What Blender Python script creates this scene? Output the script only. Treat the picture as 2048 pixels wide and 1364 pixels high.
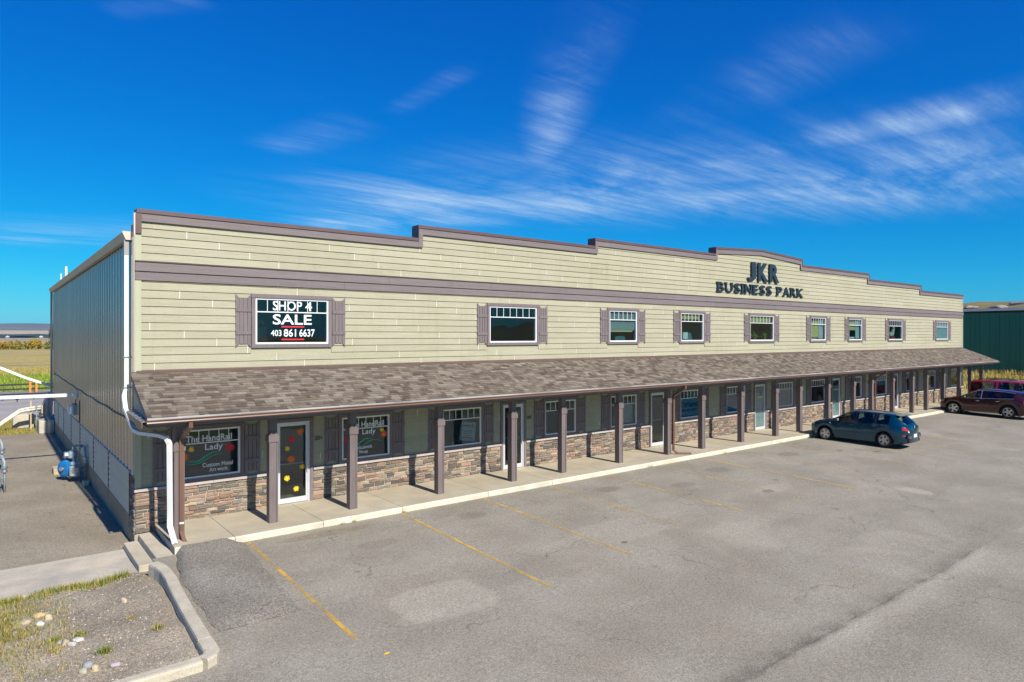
import bpy, math, random
import numpy as np
from mathutils import Vector, Matrix, Euler
random.seed(7)
for o in list(bpy.data.objects): bpy.data.objects.remove(o, do_unlink=True)
scene = bpy.context.scene
COL = scene.collection
rad = math.radians

# ------------------------------------------------------------------ camera
CAM = Vector((-2.745, -17.8, 4.65))
cam_d = bpy.data.cameras.new('camera'); cam = bpy.data.objects.new('camera', cam_d); COL.objects.link(cam)
cam.location = CAM; cam.rotation_euler = (rad(90), 0, rad(-38.25))
cam_d.sensor_width = 36; cam_d.lens = 1330/2048*36; cam_d.shift_y = -9/2048
cam_d.clip_start = 0.1; cam_d.clip_end = 30000
scene.camera = cam

# ------------------------------------------------------------------ light
SUN_EL, SUN_AZ = 39.0, 1.6
SKY_STRENGTH = 0.09
world = bpy.data.worlds.new('World'); scene.world = world; world.use_nodes = True
wn = world.node_tree.nodes; wl = world.node_tree.links
for n in list(wn): wn.remove(n)
def wnode(t, **kw):
    n = wn.new(t)
    for k, v in kw.items(): setattr(n, k, v)
    return n
sky = wnode('ShaderNodeTexSky', sky_type='NISHITA', sun_disc=False)
sky.sun_elevation = rad(SUN_EL); sky.sun_rotation = rad(180-SUN_AZ)
sky.altitude = 1050; sky.air_density = 1.15; sky.dust_density = 0.15; sky.ozone_density = 3.2
hsv = wnode('ShaderNodeHueSaturation'); hsv.inputs['Saturation'].default_value = 1.32
hsv.inputs['Hue'].default_value = 0.492
wl.new(sky.outputs[0], hsv.inputs['Color'])
# cirrus: noise on a flat layer high above the ground
tc = wnode('ShaderNodeTexCoord'); sep = wnode('ShaderNodeSeparateXYZ'); wl.new(tc.outputs['Generated'], sep.inputs[0])
def wmath(op, a, b=None, c=None):
    n = wnode('ShaderNodeMath', operation=op)
    for i, v in enumerate((a, b, c)):
        if v is None: continue
        if isinstance(v, (int, float)): n.inputs[i].default_value = v
        else: wl.new(v, n.inputs[i])
    return n.outputs[0]
zc = wmath('MAXIMUM', wmath('ADD', sep.outputs[2], 0.06), 0.02)
px_ = wmath('DIVIDE', sep.outputs[0], zc); py_ = wmath('DIVIDE', sep.outputs[1], zc)
comb = wnode('ShaderNodeCombineXYZ'); wl.new(px_, comb.inputs[0]); wl.new(py_, comb.inputs[1])
def wnoise(rot, sc, scale, detail, rough, dist, loc=(0, 0, 0)):
    m = wnode('ShaderNodeMapping'); m.inputs['Rotation'].default_value = (0, 0, rad(rot)); m.inputs['Scale'].default_value = sc
    m.inputs['Location'].default_value = loc
    wl.new(comb.outputs[0], m.inputs[0])
    t = wnode('ShaderNodeTexNoise'); t.inputs['Scale'].default_value = scale; t.inputs['Detail'].default_value = detail
    t.inputs['Roughness'].default_value = rough; t.inputs['Distortion'].default_value = dist
    wl.new(m.outputs[0], t.inputs['Vector']); return t.outputs['Fac']
def wramp(v, a, b, hi=1.0):
    n = wnode('ShaderNodeMapRange', interpolation_type='SMOOTHSTEP')
    n.inputs['From Min'].default_value = a; n.inputs['From Max'].default_value = b; n.inputs['To Max'].default_value = hi
    wl.new(v, n.inputs['Value']); return n.outputs[0]
def band(rot, off, width, lo=None, hi=None, soft=0.6):
    """a broad streak of thin cloud: a line in the cloud layer (rot = its direction), its distance, its half width"""
    c, s = math.cos(rad(rot)), math.sin(rad(rot))
    d = wmath('ADD', wmath('MULTIPLY', px_, -s), wmath('MULTIPLY', py_, c))
    t = wmath('ADD', wmath('MULTIPLY', px_, c), wmath('MULTIPLY', py_, s))
    m = wramp(wmath('ABSOLUTE', wmath('SUBTRACT', d, off)), width, 0.0)
    if lo is not None: m = wmath('MULTIPLY', m, wmath('MULTIPLY', wramp(t, lo, lo+soft), wramp(t, hi, hi-soft)))
    return m
BANDS = []   # filled below by direction measured in the photograph
def layer(pxl, pyl):
    dx, dz = (pxl-1024)/1330, (673-pyl)/1330
    th = rad(51.75); R = Vector((math.sin(th), -math.cos(th))); F = Vector((math.cos(th), math.sin(th)))
    d = Vector((F.x+R.x*dx, F.y+R.y*dx, dz)).normalized()
    z = max(d.z+0.06, 0.02); return Vector((d.x/z, d.y/z))
def streak(p0, p1, wid, gain):
    a, b = layer(*p0), layer(*p1); v = b-a; rot = math.degrees(math.atan2(v.y, v.x)); L = v.length
    c, s = math.cos(rad(rot)), math.sin(rad(rot))
    off = -s*a.x+c*a.y; t0 = c*a.x+s*a.y
    return wmath('MULTIPLY', band(rot, off, wid, t0-.2*L, t0+1.2*L, .35*L), gain)
masks = [streak((700, 425), (2040, 350), 1.15, .82), streak((1350, 345), (2047, 200), .30, .72),
         streak((1080, 330), (1170, 60), .17, .62), streak((560, 300), (720, 250), .22, .28),
         streak((-40, 470), (330, 468), .7, .55), streak((600, 450), (1060, 440), .45, .75), streak((800, 220), (930, 140), .08, .22),
         streak((1380, 250), (1700, 60), .28, .20), streak((230, 20), (400, 0), .07, .25), streak((1600, 395), (2300, 300), .7, .75)]
msum = masks[0]
for m in masks[1:]: msum = wmath('MAXIMUM', msum, m)
a_, b_ = layer(1150, 420), layer(2040, 200); BROT = -math.degrees(math.atan2(b_.y-a_.y, b_.x-a_.x))
fine1 = wnoise(BROT, (0.16, 1.9, 1), 4.2, 14, 0.70, .55); fine2 = wnoise(BROT+16, (0.22, 1.6, 1), 5.5, 14, 0.72, .8, (5, 2, 0))
fine = wmath('MULTIPLY_ADD', fine1, .6, wmath('MULTIPLY', fine2, .4))
puff = wnoise(-20, (1.0, 1.6, 1), 1.1, 6, 0.6, 0.6, (3.1, 1.7, 0))
tex = wmath('MULTIPLY', wmath('MULTIPLY_ADD', wramp(fine, .38, .70), .86, .08), wmath('MULTIPLY_ADD', wramp(puff, .28, .72), .85, .1))
cl = wmath('ADD', wmath('MULTIPLY', wmath('MULTIPLY', msum, tex), .95), wmath('MULTIPLY', wmath('MULTIPLY', msum, msum), wmath('MULTIPLY', wramp(puff, .32, .75), .42)))
bg = wmath('MULTIPLY', wramp(fine, .54, .8), wmath('MULTIPLY', wramp(puff, .5, .8), .10))
cl = wmath('MINIMUM', wmath('ADD', cl, bg), 0.72)
mixc = wnode('ShaderNodeMix', data_type='RGBA'); wl.new(cl, mixc.inputs[0])
# the deep polarised blue of this sky: grade of the clear sky, all round alike
EXPOSURE = 0.5; UNIT = SKY_STRENGTH*2**EXPOSURE
spc = wnode('ShaderNodeSeparateColor'); wl.new(hsv.outputs[0], spc.inputs[0]); cbc = wnode('ShaderNodeCombineColor')
for i, (g, p) in enumerate(((.17, 2.2), (.67, 1.0), (.96, .62))):
    wl.new(wmath('MULTIPLY', wmath('POWER', wmath('MULTIPLY', spc.outputs[i], .107), p), g/UNIT), cbc.inputs[i])
wl.new(cbc.outputs[0], mixc.inputs[6]); mixc.inputs[7].default_value = (.60/UNIT, .78/UNIT, .97/UNIT, 1)
bgn = wnode('ShaderNodeBackground'); bgn.inputs['Strength'].default_value = SKY_STRENGTH
wl.new(mixc.outputs[2], bgn.inputs['Color'])
wo = wnode('ShaderNodeOutputWorld'); wl.new(bgn.outputs[0], wo.inputs['Surface'])

sun_d = bpy.data.lights.new('sun', 'SUN'); sun_d.energy = 4.8; sun_d.angle = rad(0.55); sun_d.color = (1.0, 0.93, 0.82)
sun = bpy.data.objects.new('sun', sun_d); COL.objects.link(sun)
sun.rotation_euler = Euler((rad(90-SUN_EL), 0, rad(SUN_AZ)), 'XYZ'); sun.location = (5, -60, 60)
scene.view_settings.view_transform = 'Standard'; scene.view_settings.look = 'None'
scene.view_settings.gamma = 1; scene.view_settings.exposure = EXPOSURE
scene.render.engine = 'CYCLES'

# ------------------------------------------------------------------ helpers
class MB:
    def __init__(s): s.v = []; s.f = []; s.c = []
    def add(s, verts, faces, col=None):
        b = len(s.v); s.v += [tuple(p) for p in verts]; s.f += [tuple(i+b for i in f) for f in faces]; s.c += [col]*len(faces); return s
    def box(s, x0, x1, y0, y1, z0, z1, col=None):
        return s.add([(x0,y0,z0),(x1,y0,z0),(x1,y1,z0),(x0,y1,z0),(x0,y0,z1),(x1,y0,z1),(x1,y1,z1),(x0,y1,z1)],
            [(0,3,2,1),(4,5,6,7),(0,1,5,4),(1,2,6,5),(2,3,7,6),(3,0,4,7)], col)
    def cbox(s, x0, x1, y0, y1, z0, z1, b=0.01, col=None):
        """box with its edges chamfered"""
        v = []
        for z, i in ((z0, b), (z0+b, 0), (z1-b, 0), (z1, b)):
            for (x, y) in ((x0+b+i,y0+i),(x1-b-i,y0+i),(x1-i,y0+b+i),(x1-i,y1-b-i),(x1-b-i,y1-i),(x0+b+i,y1-i),(x0+i,y1-b-i),(x0+i,y0+b+i)): v.append((x, y, z))
        f = [tuple(range(7,-1,-1)), tuple(range(24, 32))]
        for r in range(3):
            for k in range(8): f.append((r*8+k, r*8+(k+1)%8, (r+1)*8+(k+1)%8, (r+1)*8+k))
        return s.add(v, f, col)
    def prism(s, pts, axis, a, b, col=None):
        """polygon pts (2D) extruded along axis from a to b; axis 'x': pts=(y,z), 'y': pts=(x,z), 'z': pts=(x,y)"""
        n = len(pts); fn = {'x': lambda p, t: (t, p[0], p[1]), 'y': lambda p, t: (p[0], t, p[1]), 'z': lambda p, t: (p[0], p[1], t)}[axis]
        v = [fn(p, a) for p in pts]+[fn(p, b) for p in pts]
        f = [tuple(range(n-1, -1, -1)), tuple(range(n, 2*n))]+[(i, (i+1) % n, n+(i+1) % n, n+i) for i in range(n)]
        if axis == 'y': f = [tuple(reversed(q)) for q in f]
        return s.add(v, f, col)
    def quad(s, a, b, c, d, col=None): return s.add([a, b, c, d], [(0, 1, 2, 3)], col)
    def tube(s, path, r, n=10, rect=None, caps=True, col=None):
        """round (or rect=(w,h)) section swept along a path of points; r may be a list"""
        P = [Vector(p) for p in path]; m = len(P)
        if rect: n = 4
        rs = r if isinstance(r, (list, tuple)) else [r]*m
        vs = []; up0 = None
        for i, p in enumerate(P):
            d = ((P[i]-P[i-1]).normalized() if i else Vector((0,0,0)))+((P[i+1]-P[i]).normalized() if i < m-1 else Vector((0,0,0)))
            d.normalize()
            if up0 is None:
                up0 = Vector((0,0,1)) if abs(d.z) < .9 else Vector((0,1,0))
            x = d.cross(up0).normalized(); y = x.cross(d).normalized(); up0 = y
            k = 1.0
            if 0 < i < m-1: k = 1/max(.5, math.cos((P[i]-P[i-1]).angle(P[i+1]-P[i])/2))
            for j in range(n):
                if rect: a, b2 = [(-1,-1),(1,-1),(1,1),(-1,1)][j]; vs.append(p+x*(a*rect[0]/2*k)+y*(b2*rect[1]/2*k))
                else: t = 2*math.pi*j/n; vs.append(p+x*(math.cos(t)*rs[i]*k)+y*(math.sin(t)*rs[i]*k))
        f = []
        for i in range(m-1):
            for j in range(n): f.append((i*n+j, i*n+(j+1) % n, (i+1)*n+(j+1) % n, (i+1)*n+j))
        if caps: f += [tuple(range(n-1,-1,-1)), tuple(range((m-1)*n, m*n))]
        return s.add(vs, f, col)
    def lathe(s, prof, axis, c, n=20, col=None, caps=True):
        """profile [(r,t)] turned round an axis through c"""
        c = Vector(c); A = {'x': (Vector((1,0,0)), Vector((0,1,0)), Vector((0,0,1))), 'y': (Vector((0,1,0)), Vector((0,0,1)), Vector((1,0,0))), 'z': (Vector((0,0,1)), Vector((1,0,0)), Vector((0,1,0)))}[axis]
        v = []
        for r, t in prof:
            for j in range(n):
                a = 2*math.pi*j/n; v.append(c+A[0]*t+A[1]*(r*math.cos(a))+A[2]*(r*math.sin(a)))
        f = []
        for i in range(len(prof)-1):
            for j in range(n): f.append((i*n+j, i*n+(j+1) % n, (i+1)*n+(j+1) % n, (i+1)*n+j))
        if caps: f += [tuple(range(n-1,-1,-1)), tuple(range((len(prof)-1)*n, len(prof)*n))]
        return s.add(v, f, col)
    def mesh(s, name):
        me = bpy.data.meshes.new(name); me.from_pydata(s.v, [], s.f)
        if any(c is not None for c in s.c):
            at = me.color_attributes.new('Col', 'FLOAT_COLOR', 'CORNER'); out = np.ones((len(me.loops), 4), np.float32); k = 0
            for f, c in zip(s.f, s.c):
                out[k:k+len(f), :3] = c if c is not None else (1, 1, 1); k += len(f)
            at.data.foreach_set('color', out.ravel())
        me.update(); return me
    def build(s, name, mat, parent=None, loc=(0,0,0), smooth=False, rotz=0):
        me = s.mesh(name)
        if smooth: me.polygons.foreach_set('use_smooth', [True]*len(me.polygons))
        return link(name, me, mat, parent, loc, rotz)
def link(name, me, mat, parent=None, loc=(0,0,0), rotz=0):
    if mat is not None and len(me.materials) == 0: me.materials.append(MAT[mat])
    o = bpy.data.objects.new(name, me); COL.objects.link(o); o.parent = parent; o.location = loc
    if rotz: o.rotation_euler = (0, 0, rotz)
    return o
def tag(o, label=None, cat=None, group=None, kind=None):
    if label: o['label'] = label
    if cat: o['category'] = cat
    if group: o['group'] = group
    if kind: o['kind'] = kind
    return o
def thing(name, loc, label, cat, group=None, rotz=0):
    o = bpy.data.objects.new(name, None); COL.objects.link(o); o.location = loc; o.rotation_euler = (0, 0, rotz)
    o.empty_display_size = .2
    return tag(o, label, cat, group)
def copy_tree(o, parent=None):
    c = o.copy(); COL.objects.link(c); c.parent = parent
    for ch in list(o.children): copy_tree(ch, c)
    return c
def struct(name, mb, mat, parent=None, smooth=False):
    o = mb.build(name, mat, parent, smooth=smooth)
    if parent is None: o['kind'] = 'structure'
    return o

# ------------------------------------------------------------------ materials
MAT = {}
def surf(name, c1, c2=None, scale=4.0, stretch=(1,1,1), rough=0.7, metal=0.0, spec=0.4, bump=0.0, bscale=None, bdetail=6, rand=0.0,
         attr=False, big=None, bigscale=0.35, bigamt=0.0, contrast=(.3,.7), coat=0.0, sheen=None, fine=None, local=False, roughvar=0.0, bstretch=None, streak=None):
    m = bpy.data.materials.new(name); m.use_nodes = True; MAT[name] = m
    N = m.node_tree.nodes; L = m.node_tree.links
    for n in list(N): N.remove(n)
    out = N.new('ShaderNodeOutputMaterial'); P = N.new('ShaderNodeBsdfPrincipled'); L.new(P.outputs[0], out.inputs[0])
    P.inputs['Roughness'].default_value = rough; P.inputs['Metallic'].default_value = metal
    P.inputs['Specular IOR Level'].default_value = spec
    if coat: P.inputs['Coat Weight'].default_value = coat; P.inputs['Coat Roughness'].default_value = .03
    if local: src = N.new('ShaderNodeTexCoord').outputs['Object']
    else: src = N.new('ShaderNodeNewGeometry').outputs['Position']
    def noise(sc, st, detail=5, rough_=.55, off=0):
        mp = N.new('ShaderNodeMapping'); mp.inputs['Scale'].default_value = st; mp.inputs['Location'].default_value = (off, off*.7, off*1.3); L.new(src, mp.inputs[0])
        t = N.new('ShaderNodeTexNoise'); t.inputs['Scale'].default_value = sc; t.inputs['Detail'].default_value = detail; t.inputs['Roughness'].default_value = rough_
        L.new(mp.outputs[0], t.inputs['Vector']); return t.outputs['Fac']
    def rng(v, a, b, lo=0., hi=1.):
        r = N.new('ShaderNodeMapRange'); r.inputs[1].default_value = a; r.inputs[2].default_value = b; r.inputs[3].default_value = lo; r.inputs[4].default_value = hi
        L.new(v, r.inputs[0]); return r.outputs[0]
    def mix(f, a, b, bt='MIX'):
        x = N.new('ShaderNodeMix'); x.data_type = 'RGBA'; x.blend_type = bt
        for i, v in ((0, f), (6, a), (7, b)):
            if isinstance(v, (int, float)): x.inputs[i].default_value = v
            elif isinstance(v, tuple): x.inputs[i].default_value = (*v[:3], 1)
            else: L.new(v, x.inputs[i])
        return x.outputs[2]
    c2 = c2 or c1
    nz = noise(scale, stretch)
    col = mix(rng(nz, *contrast), tuple(c1), tuple(c2))
    if fine:      # (scale, low, high): fine speckle multiplied in
        fz = noise(fine[0], stretch, 3, .6, 5.3)
        v = rng(fz, .32, .68, fine[1], fine[2]); cc = N.new('ShaderNodeCombineColor')
        for i in range(3): L.new(v, cc.inputs[i])
        col = mix(1.0, col, cc.outputs[0], 'MULTIPLY')
    if bigamt:
        bz = noise(bigscale, (1,1,1), 4, .6, 9.1)
        col = mix(rng(bz, .4, .75, 0, bigamt), col, tuple(big))
    if streak:    # rain streaks and runs: (amount, colour)
        sz = noise(5.0, (1.0, 1.0, .07), 6, .65, 4.4); lz = noise(.55, (1,1,1), 3, .5, 7.7)
        mm = N.new('ShaderNodeMath'); mm.operation = 'MULTIPLY'; L.new(rng(sz, .50, .72, 0, streak[0]), mm.inputs[0]); L.new(rng(lz, .40, .65), mm.inputs[1])
        col = mix(mm.outputs[0], col, tuple(streak[1]))
    if rand:
        oi = N.new('ShaderNodeObjectInfo'); v = rng(oi.outputs['Random'], 0, 1, 1-rand, 1+rand); cc = N.new('ShaderNodeCombineColor')
        for i in range(3): L.new(v, cc.inputs[i])
        col = mix(1.0, col, cc.outputs[0], 'MULTIPLY')
    if attr:
        a = N.new('ShaderNodeAttribute'); a.attribute_name = 'Col'; col = mix(1.0, col, a.outputs['Color'], 'MULTIPLY')
    L.new(col, P.inputs['Base Color'])
    if roughvar: L.new(rng(nz, .3, .7, rough-roughvar, rough+roughvar), P.inputs['Roughness'])
    if bump:
        b = N.new('ShaderNodeBump'); b.inputs['Strength'].default_value = min(1, bump); b.inputs['Distance'].default_value = 0.02*max(1, bump)
        L.new(noise(bscale or scale*4, bstretch or stretch, bdetail, .6, 2.2), b.inputs['Height']); L.new(b.outputs[0], P.inputs['Normal'])
    m['_p'] = 1
    return m
def glass(name, tint=(.55,.62,.62), ior=1.5, rough=0.0, gain=1.0):
    m = bpy.data.materials.new(name); m.use_nodes = True; MAT[name] = m
    N = m.node_tree.nodes; L = m.node_tree.links
    for n in list(N): N.remove(n)
    out = N.new('ShaderNodeOutputMaterial'); mx = N.new('ShaderNodeMixShader'); tr = N.new('ShaderNodeBsdfTransparent'); gl = N.new('ShaderNodeBsdfGlossy'); fr = N.new('ShaderNodeFresnel')
    tr.inputs[0].default_value = (*tint, 1); gl.inputs['Roughness'].default_value = rough; gl.inputs[0].default_value = (.95, .97, 1, 1)
    # the same reflectance on the way in and on the way out of the pane
    gb = N.new('ShaderNodeNewGeometry'); im = N.new('ShaderNodeMapRange'); im.inputs[3].default_value = ior; im.inputs[4].default_value = 1/ior
    L.new(gb.outputs['Backfacing'], im.inputs[0]); L.new(im.outputs[0], fr.inputs[0])
    # a faint waviness keeps reflections from being perfect
    t = N.new('ShaderNodeTexNoise'); t.inputs['Scale'].default_value = 1.6; g = N.new('ShaderNodeNewGeometry'); L.new(g.outputs['Position'], t.inputs['Vector'])
    b = N.new('ShaderNodeBump'); b.inputs['Strength'].default_value = .04; b.inputs['Distance'].default_value = .05; L.new(t.outputs['Fac'], b.inputs['Height']); L.new(b.outputs[0], gl.inputs['Normal'])
    v = fr.outputs[0]
    if gain != 1:
        mm = N.new('ShaderNodeMath'); mm.operation = 'MULTIPLY'; mm.use_clamp = True; mm.inputs[1].default_value = gain; L.new(v, mm.inputs[0]); v = mm.outputs[0]
    L.new(v, mx.inputs[0]); L.new(tr.outputs[0], mx.inputs[1]); L.new(gl.outputs[0], mx.inputs[2]); L.new(mx.outputs[0], out.inputs[0])
    return m
surf('siding', (.353,.334,.238), (.423,.402,.295), 3.0, (.35,1,9), .75, spec=.25, bump=.35, bscale=14, bstretch=(.6,1,12), rand=.045, fine=(38,.84,1.12), big=(.31,.285,.175), bigscale=.5, bigamt=.35, streak=(.45,(.27,.245,.155)))
surf('siding_low', (.36,.35,.24), (.42,.40,.28), 3.0, (.35,1,9), .75, spec=.25, bump=.35, bscale=14, bstretch=(.6,1,12), rand=.05, fine=(38,.88,1.08))
surf('corner_board', (.39,.40,.28), (.44,.45,.31), 2.0, (3,3,.4), .7, spec=.25, bump=.15, bscale=20)
surf('trim', (.170,.140,.142), (.21,.175,.178), 2.5, (.4,1,8), .62, spec=.3, bump=.3, bscale=16, bstretch=(.6,1,10), rand=.05, fine=(30,.88,1.1), streak=(.35,(.26,.225,.215)))
surf('shutter_paint', (.158,.130,.132), (.198,.163,.166), 3, (6,1,.6), .6, spec=.3, bump=.25, bscale=18, bstretch=(9,1,.7), rand=.07)
surf('post_paint', (.140,.112,.108), (.178,.146,.142), 3, (5,5,.5), .55, spec=.35, bump=.25, bscale=18, bstretch=(8,8,.6), rand=.05, big=(.13,.09,.085), bigscale=1.2, bigamt=.3, streak=(.35,(.24,.205,.19)))
surf('cap_metal', (.105,.062,.060), (.125,.078,.075), 2, rough=.45, spec=.5, bigamt=.3, big=(.14,.09,.085))
surf('gutter_brown', (.135,.070,.045), (.165,.088,.058), 3, (.4,1,1), .38, spec=.55, bigamt=.3, big=(.11,.06,.045), bigscale=.8)
surf('white_vinyl', (.74,.75,.74), (.80,.80,.79), 4, rough=.4, spec=.45)
surf('drip_metal', (.30,.29,.28), (.62,.61,.60), .5, rough=.45, metal=.3, contrast=(.35,.65))
surf('white_metal', (.72,.73,.70), (.80,.80,.78), 3, rough=.4, spec=.5, bigamt=.25, big=(.60,.60,.55), bigscale=1.1, rand=.03)
surf('aluminium', (.60,.63,.66), (.68,.70,.73), 5, rough=.35, metal=.3, spec=.5)
surf('steel_galv', (.42,.44,.46), (.55,.57,.58), 8, rough=.38, metal=.8, spec=.5)
surf('wall_metal', (.44,.395,.345), (.50,.45,.395), 1.2, (1,1,.15), .27, metal=.65, spec=.6, bigamt=.3, big=(.33,.30,.27), bigscale=.4, rand=.02, streak=(.4,(.30,.25,.19)))
surf('wall_lower', (.60,.51,.355), (.66,.565,.40), 2, (1,.4,6), .7, spec=.3, bump=.2, bscale=14, rand=.03)
surf('brown_flash', (.10,.065,.05), (.13,.085,.068), 3, rough=.5, spec=.4)
surf('gutter_grey', (.33,.31,.29), (.38,.36,.34), 2, (1,.3,1), .4, metal=.2, spec=.5)
surf('gutter_end', (.62,.50,.42), (.66,.55,.47), 3, rough=.5)
surf('concrete', (.40,.355,.26), (.50,.445,.335), 1.6, rough=.85, spec=.2, bump=.25, bscale=60, fine=(55,.88,1.1), big=(.33,.29,.21), bigscale=.7, bigamt=.5, rand=.04)
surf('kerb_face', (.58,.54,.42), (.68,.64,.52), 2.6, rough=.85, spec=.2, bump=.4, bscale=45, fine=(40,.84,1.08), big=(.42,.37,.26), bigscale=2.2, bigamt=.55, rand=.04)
surf('concrete_kerb', (.47,.42,.315), (.59,.535,.415), 2.2, rough=.85, spec=.2, bump=.4, bscale=45, fine=(40,.82,1.1), big=(.33,.30,.23), bigscale=1.6, bigamt=.55, rand=.04)
surf('concrete_old', (.47,.415,.315), (.58,.52,.41), .9, rough=.88, spec=.2, bump=.4, bscale=30, fine=(40,.82,1.12), big=(.29,.29,.275), bigscale=1.3, bigamt=.8)
surf('foundation', (.33,.265,.17), (.40,.33,.22), 1.6, rough=.9, spec=.2, bump=.4, bscale=30, fine=(30,.85,1.1), big=(.24,.195,.13), bigscale=1.3, bigamt=.6, streak=(.6,(.17,.14,.09)))
surf('stone', (.85,.85,.85), (1.12,1.1,1.08), 9, (1,1,2), .85, spec=.2, bump=.9, bscale=22, attr=True, fine=(45,.75,1.2))
surf('mortar', (.40,.345,.27), (.47,.41,.33), 12, rough=.95, spec=.1, bump=.5, bscale=60)
surf('cap_stone', (.40,.35,.32), (.47,.42,.385), 5, rough=.85, spec=.2, bump=.5, bscale=30, rand=.06, fine=(40,.85,1.12))
surf('shingle', (.92,.92,.92), (1.06,1.06,1.06), 14, rough=.92, spec=.15, bump=.5, bscale=120, attr=True, fine=(95,.72,1.22))
surf('roof_felt', (.06,.05,.045), (.08,.07,.06), 6, rough=.9)
surf('roof_metal', (.45,.45,.44), rough=.4, metal=.5)
surf('soffit', (.15,.12,.09), (.18,.15,.11), 3, (1,6,1), .7)
surf('interior', (.50,.54,.52), (.56,.60,.58), 1.2, rough=.9)
surf('interior_floor', (.22,.20,.18), (.28,.26,.23), 2, rough=.7)
surf('black', (.012,.012,.012), (.02,.02,.02), 8, rough=.5)
surf('rubber', (.018,.018,.018), (.028,.027,.026), 20, rough=.8, spec=.25)
surf('letter_dark', (.012,.028,.042), (.02,.038,.055), 4, rough=.5, spec=.4)
surf('vinyl_white', (.74,.80,.80), (.80,.85,.85), 8, rough=.5)
surf('vinyl_grey', (.72,.76,.78), (.78,.82,.83), 8, rough=.5)
surf('vinyl_red', (.62,.02,.03), (.68,.03,.04), 8, rough=.5)
surf('vinyl_orange', (.75,.13,.01), (.85,.18,.02), 8, rough=.5)
surf('vinyl_yellow', (.80,.55,.02), (.88,.62,.03), 8, rough=.5)
surf('vinyl_green', (.01,.38,.22), (.02,.45,.27), 8, rough=.5)
surf('paper', (.66,.68,.62), (.75,.76,.70), 3, rough=.8)
surf('sign_blue', (.14,.50,.66), (.32,.66,.78), 1.0, rough=.6)
surf('blind', (.50,.58,.58), (.56,.63,.62), 2, rough=.6)
surf('blind_yellow', (.62,.52,.20), (.70,.60,.27), 20, (1,1,12), .8, contrast=(.2,.8))
surf('cloth_teal', (.05,.16,.19), (.07,.20,.22), 3, rough=.8)
surf('leaf_green', (.06,.16,.02), (.12,.24,.03), 9, rough=.6, spec=.3)
surf('bird_white', (.62,.56,.42), (.70,.64,.5), 7, rough=.6)
surf('bird_red', (.30,.03,.04), (.40,.05,.05), 9, rough=.6)
surf('meter_grey', (.22,.29,.32), (.28,.35,.38), 9, rough=.45, spec=.5)
surf('meter_blue', (.008,.13,.36), (.012,.17,.42), 6, rough=.35, spec=.5)
surf('brass', (.35,.24,.07), (.42,.30,.10), 9, rough=.4, metal=.7)
surf('wood', (.42,.33,.20), (.55,.45,.30), 6, (6,.6,1), .8, bump=.3, bscale=20)
surf('orange_paint', (.62,.18,.03), (.70,.25,.05), 6, rough=.6)
surf('machine_yellow', (.62,.33,.02), (.7,.4,.04), 5, rough=.5)
surf('dark_steel', (.035,.035,.038), (.06,.058,.055), 7, rough=.5, metal=.4)
surf('cream_pipe', (.62,.62,.50), (.70,.70,.58), 4, rough=.5, big=(.50,.47,.33), bigamt=.4)
surf('green_metal', (.014,.135,.080), (.018,.155,.095), 1.2, (1,1,.1), .4, metal=.1, spec=.5)
surf('pale_fascia', (.62,.66,.66), (.68,.71,.71), 2, rough=.5)
glass('pane_upper', (.68,.78,.79), 1.45)
glass('pane_lower', (.66,.74,.77), 1.5, gain=1.2)
glass('pane_door', (.68,.76,.76), 1.55, gain=1.2)
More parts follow.
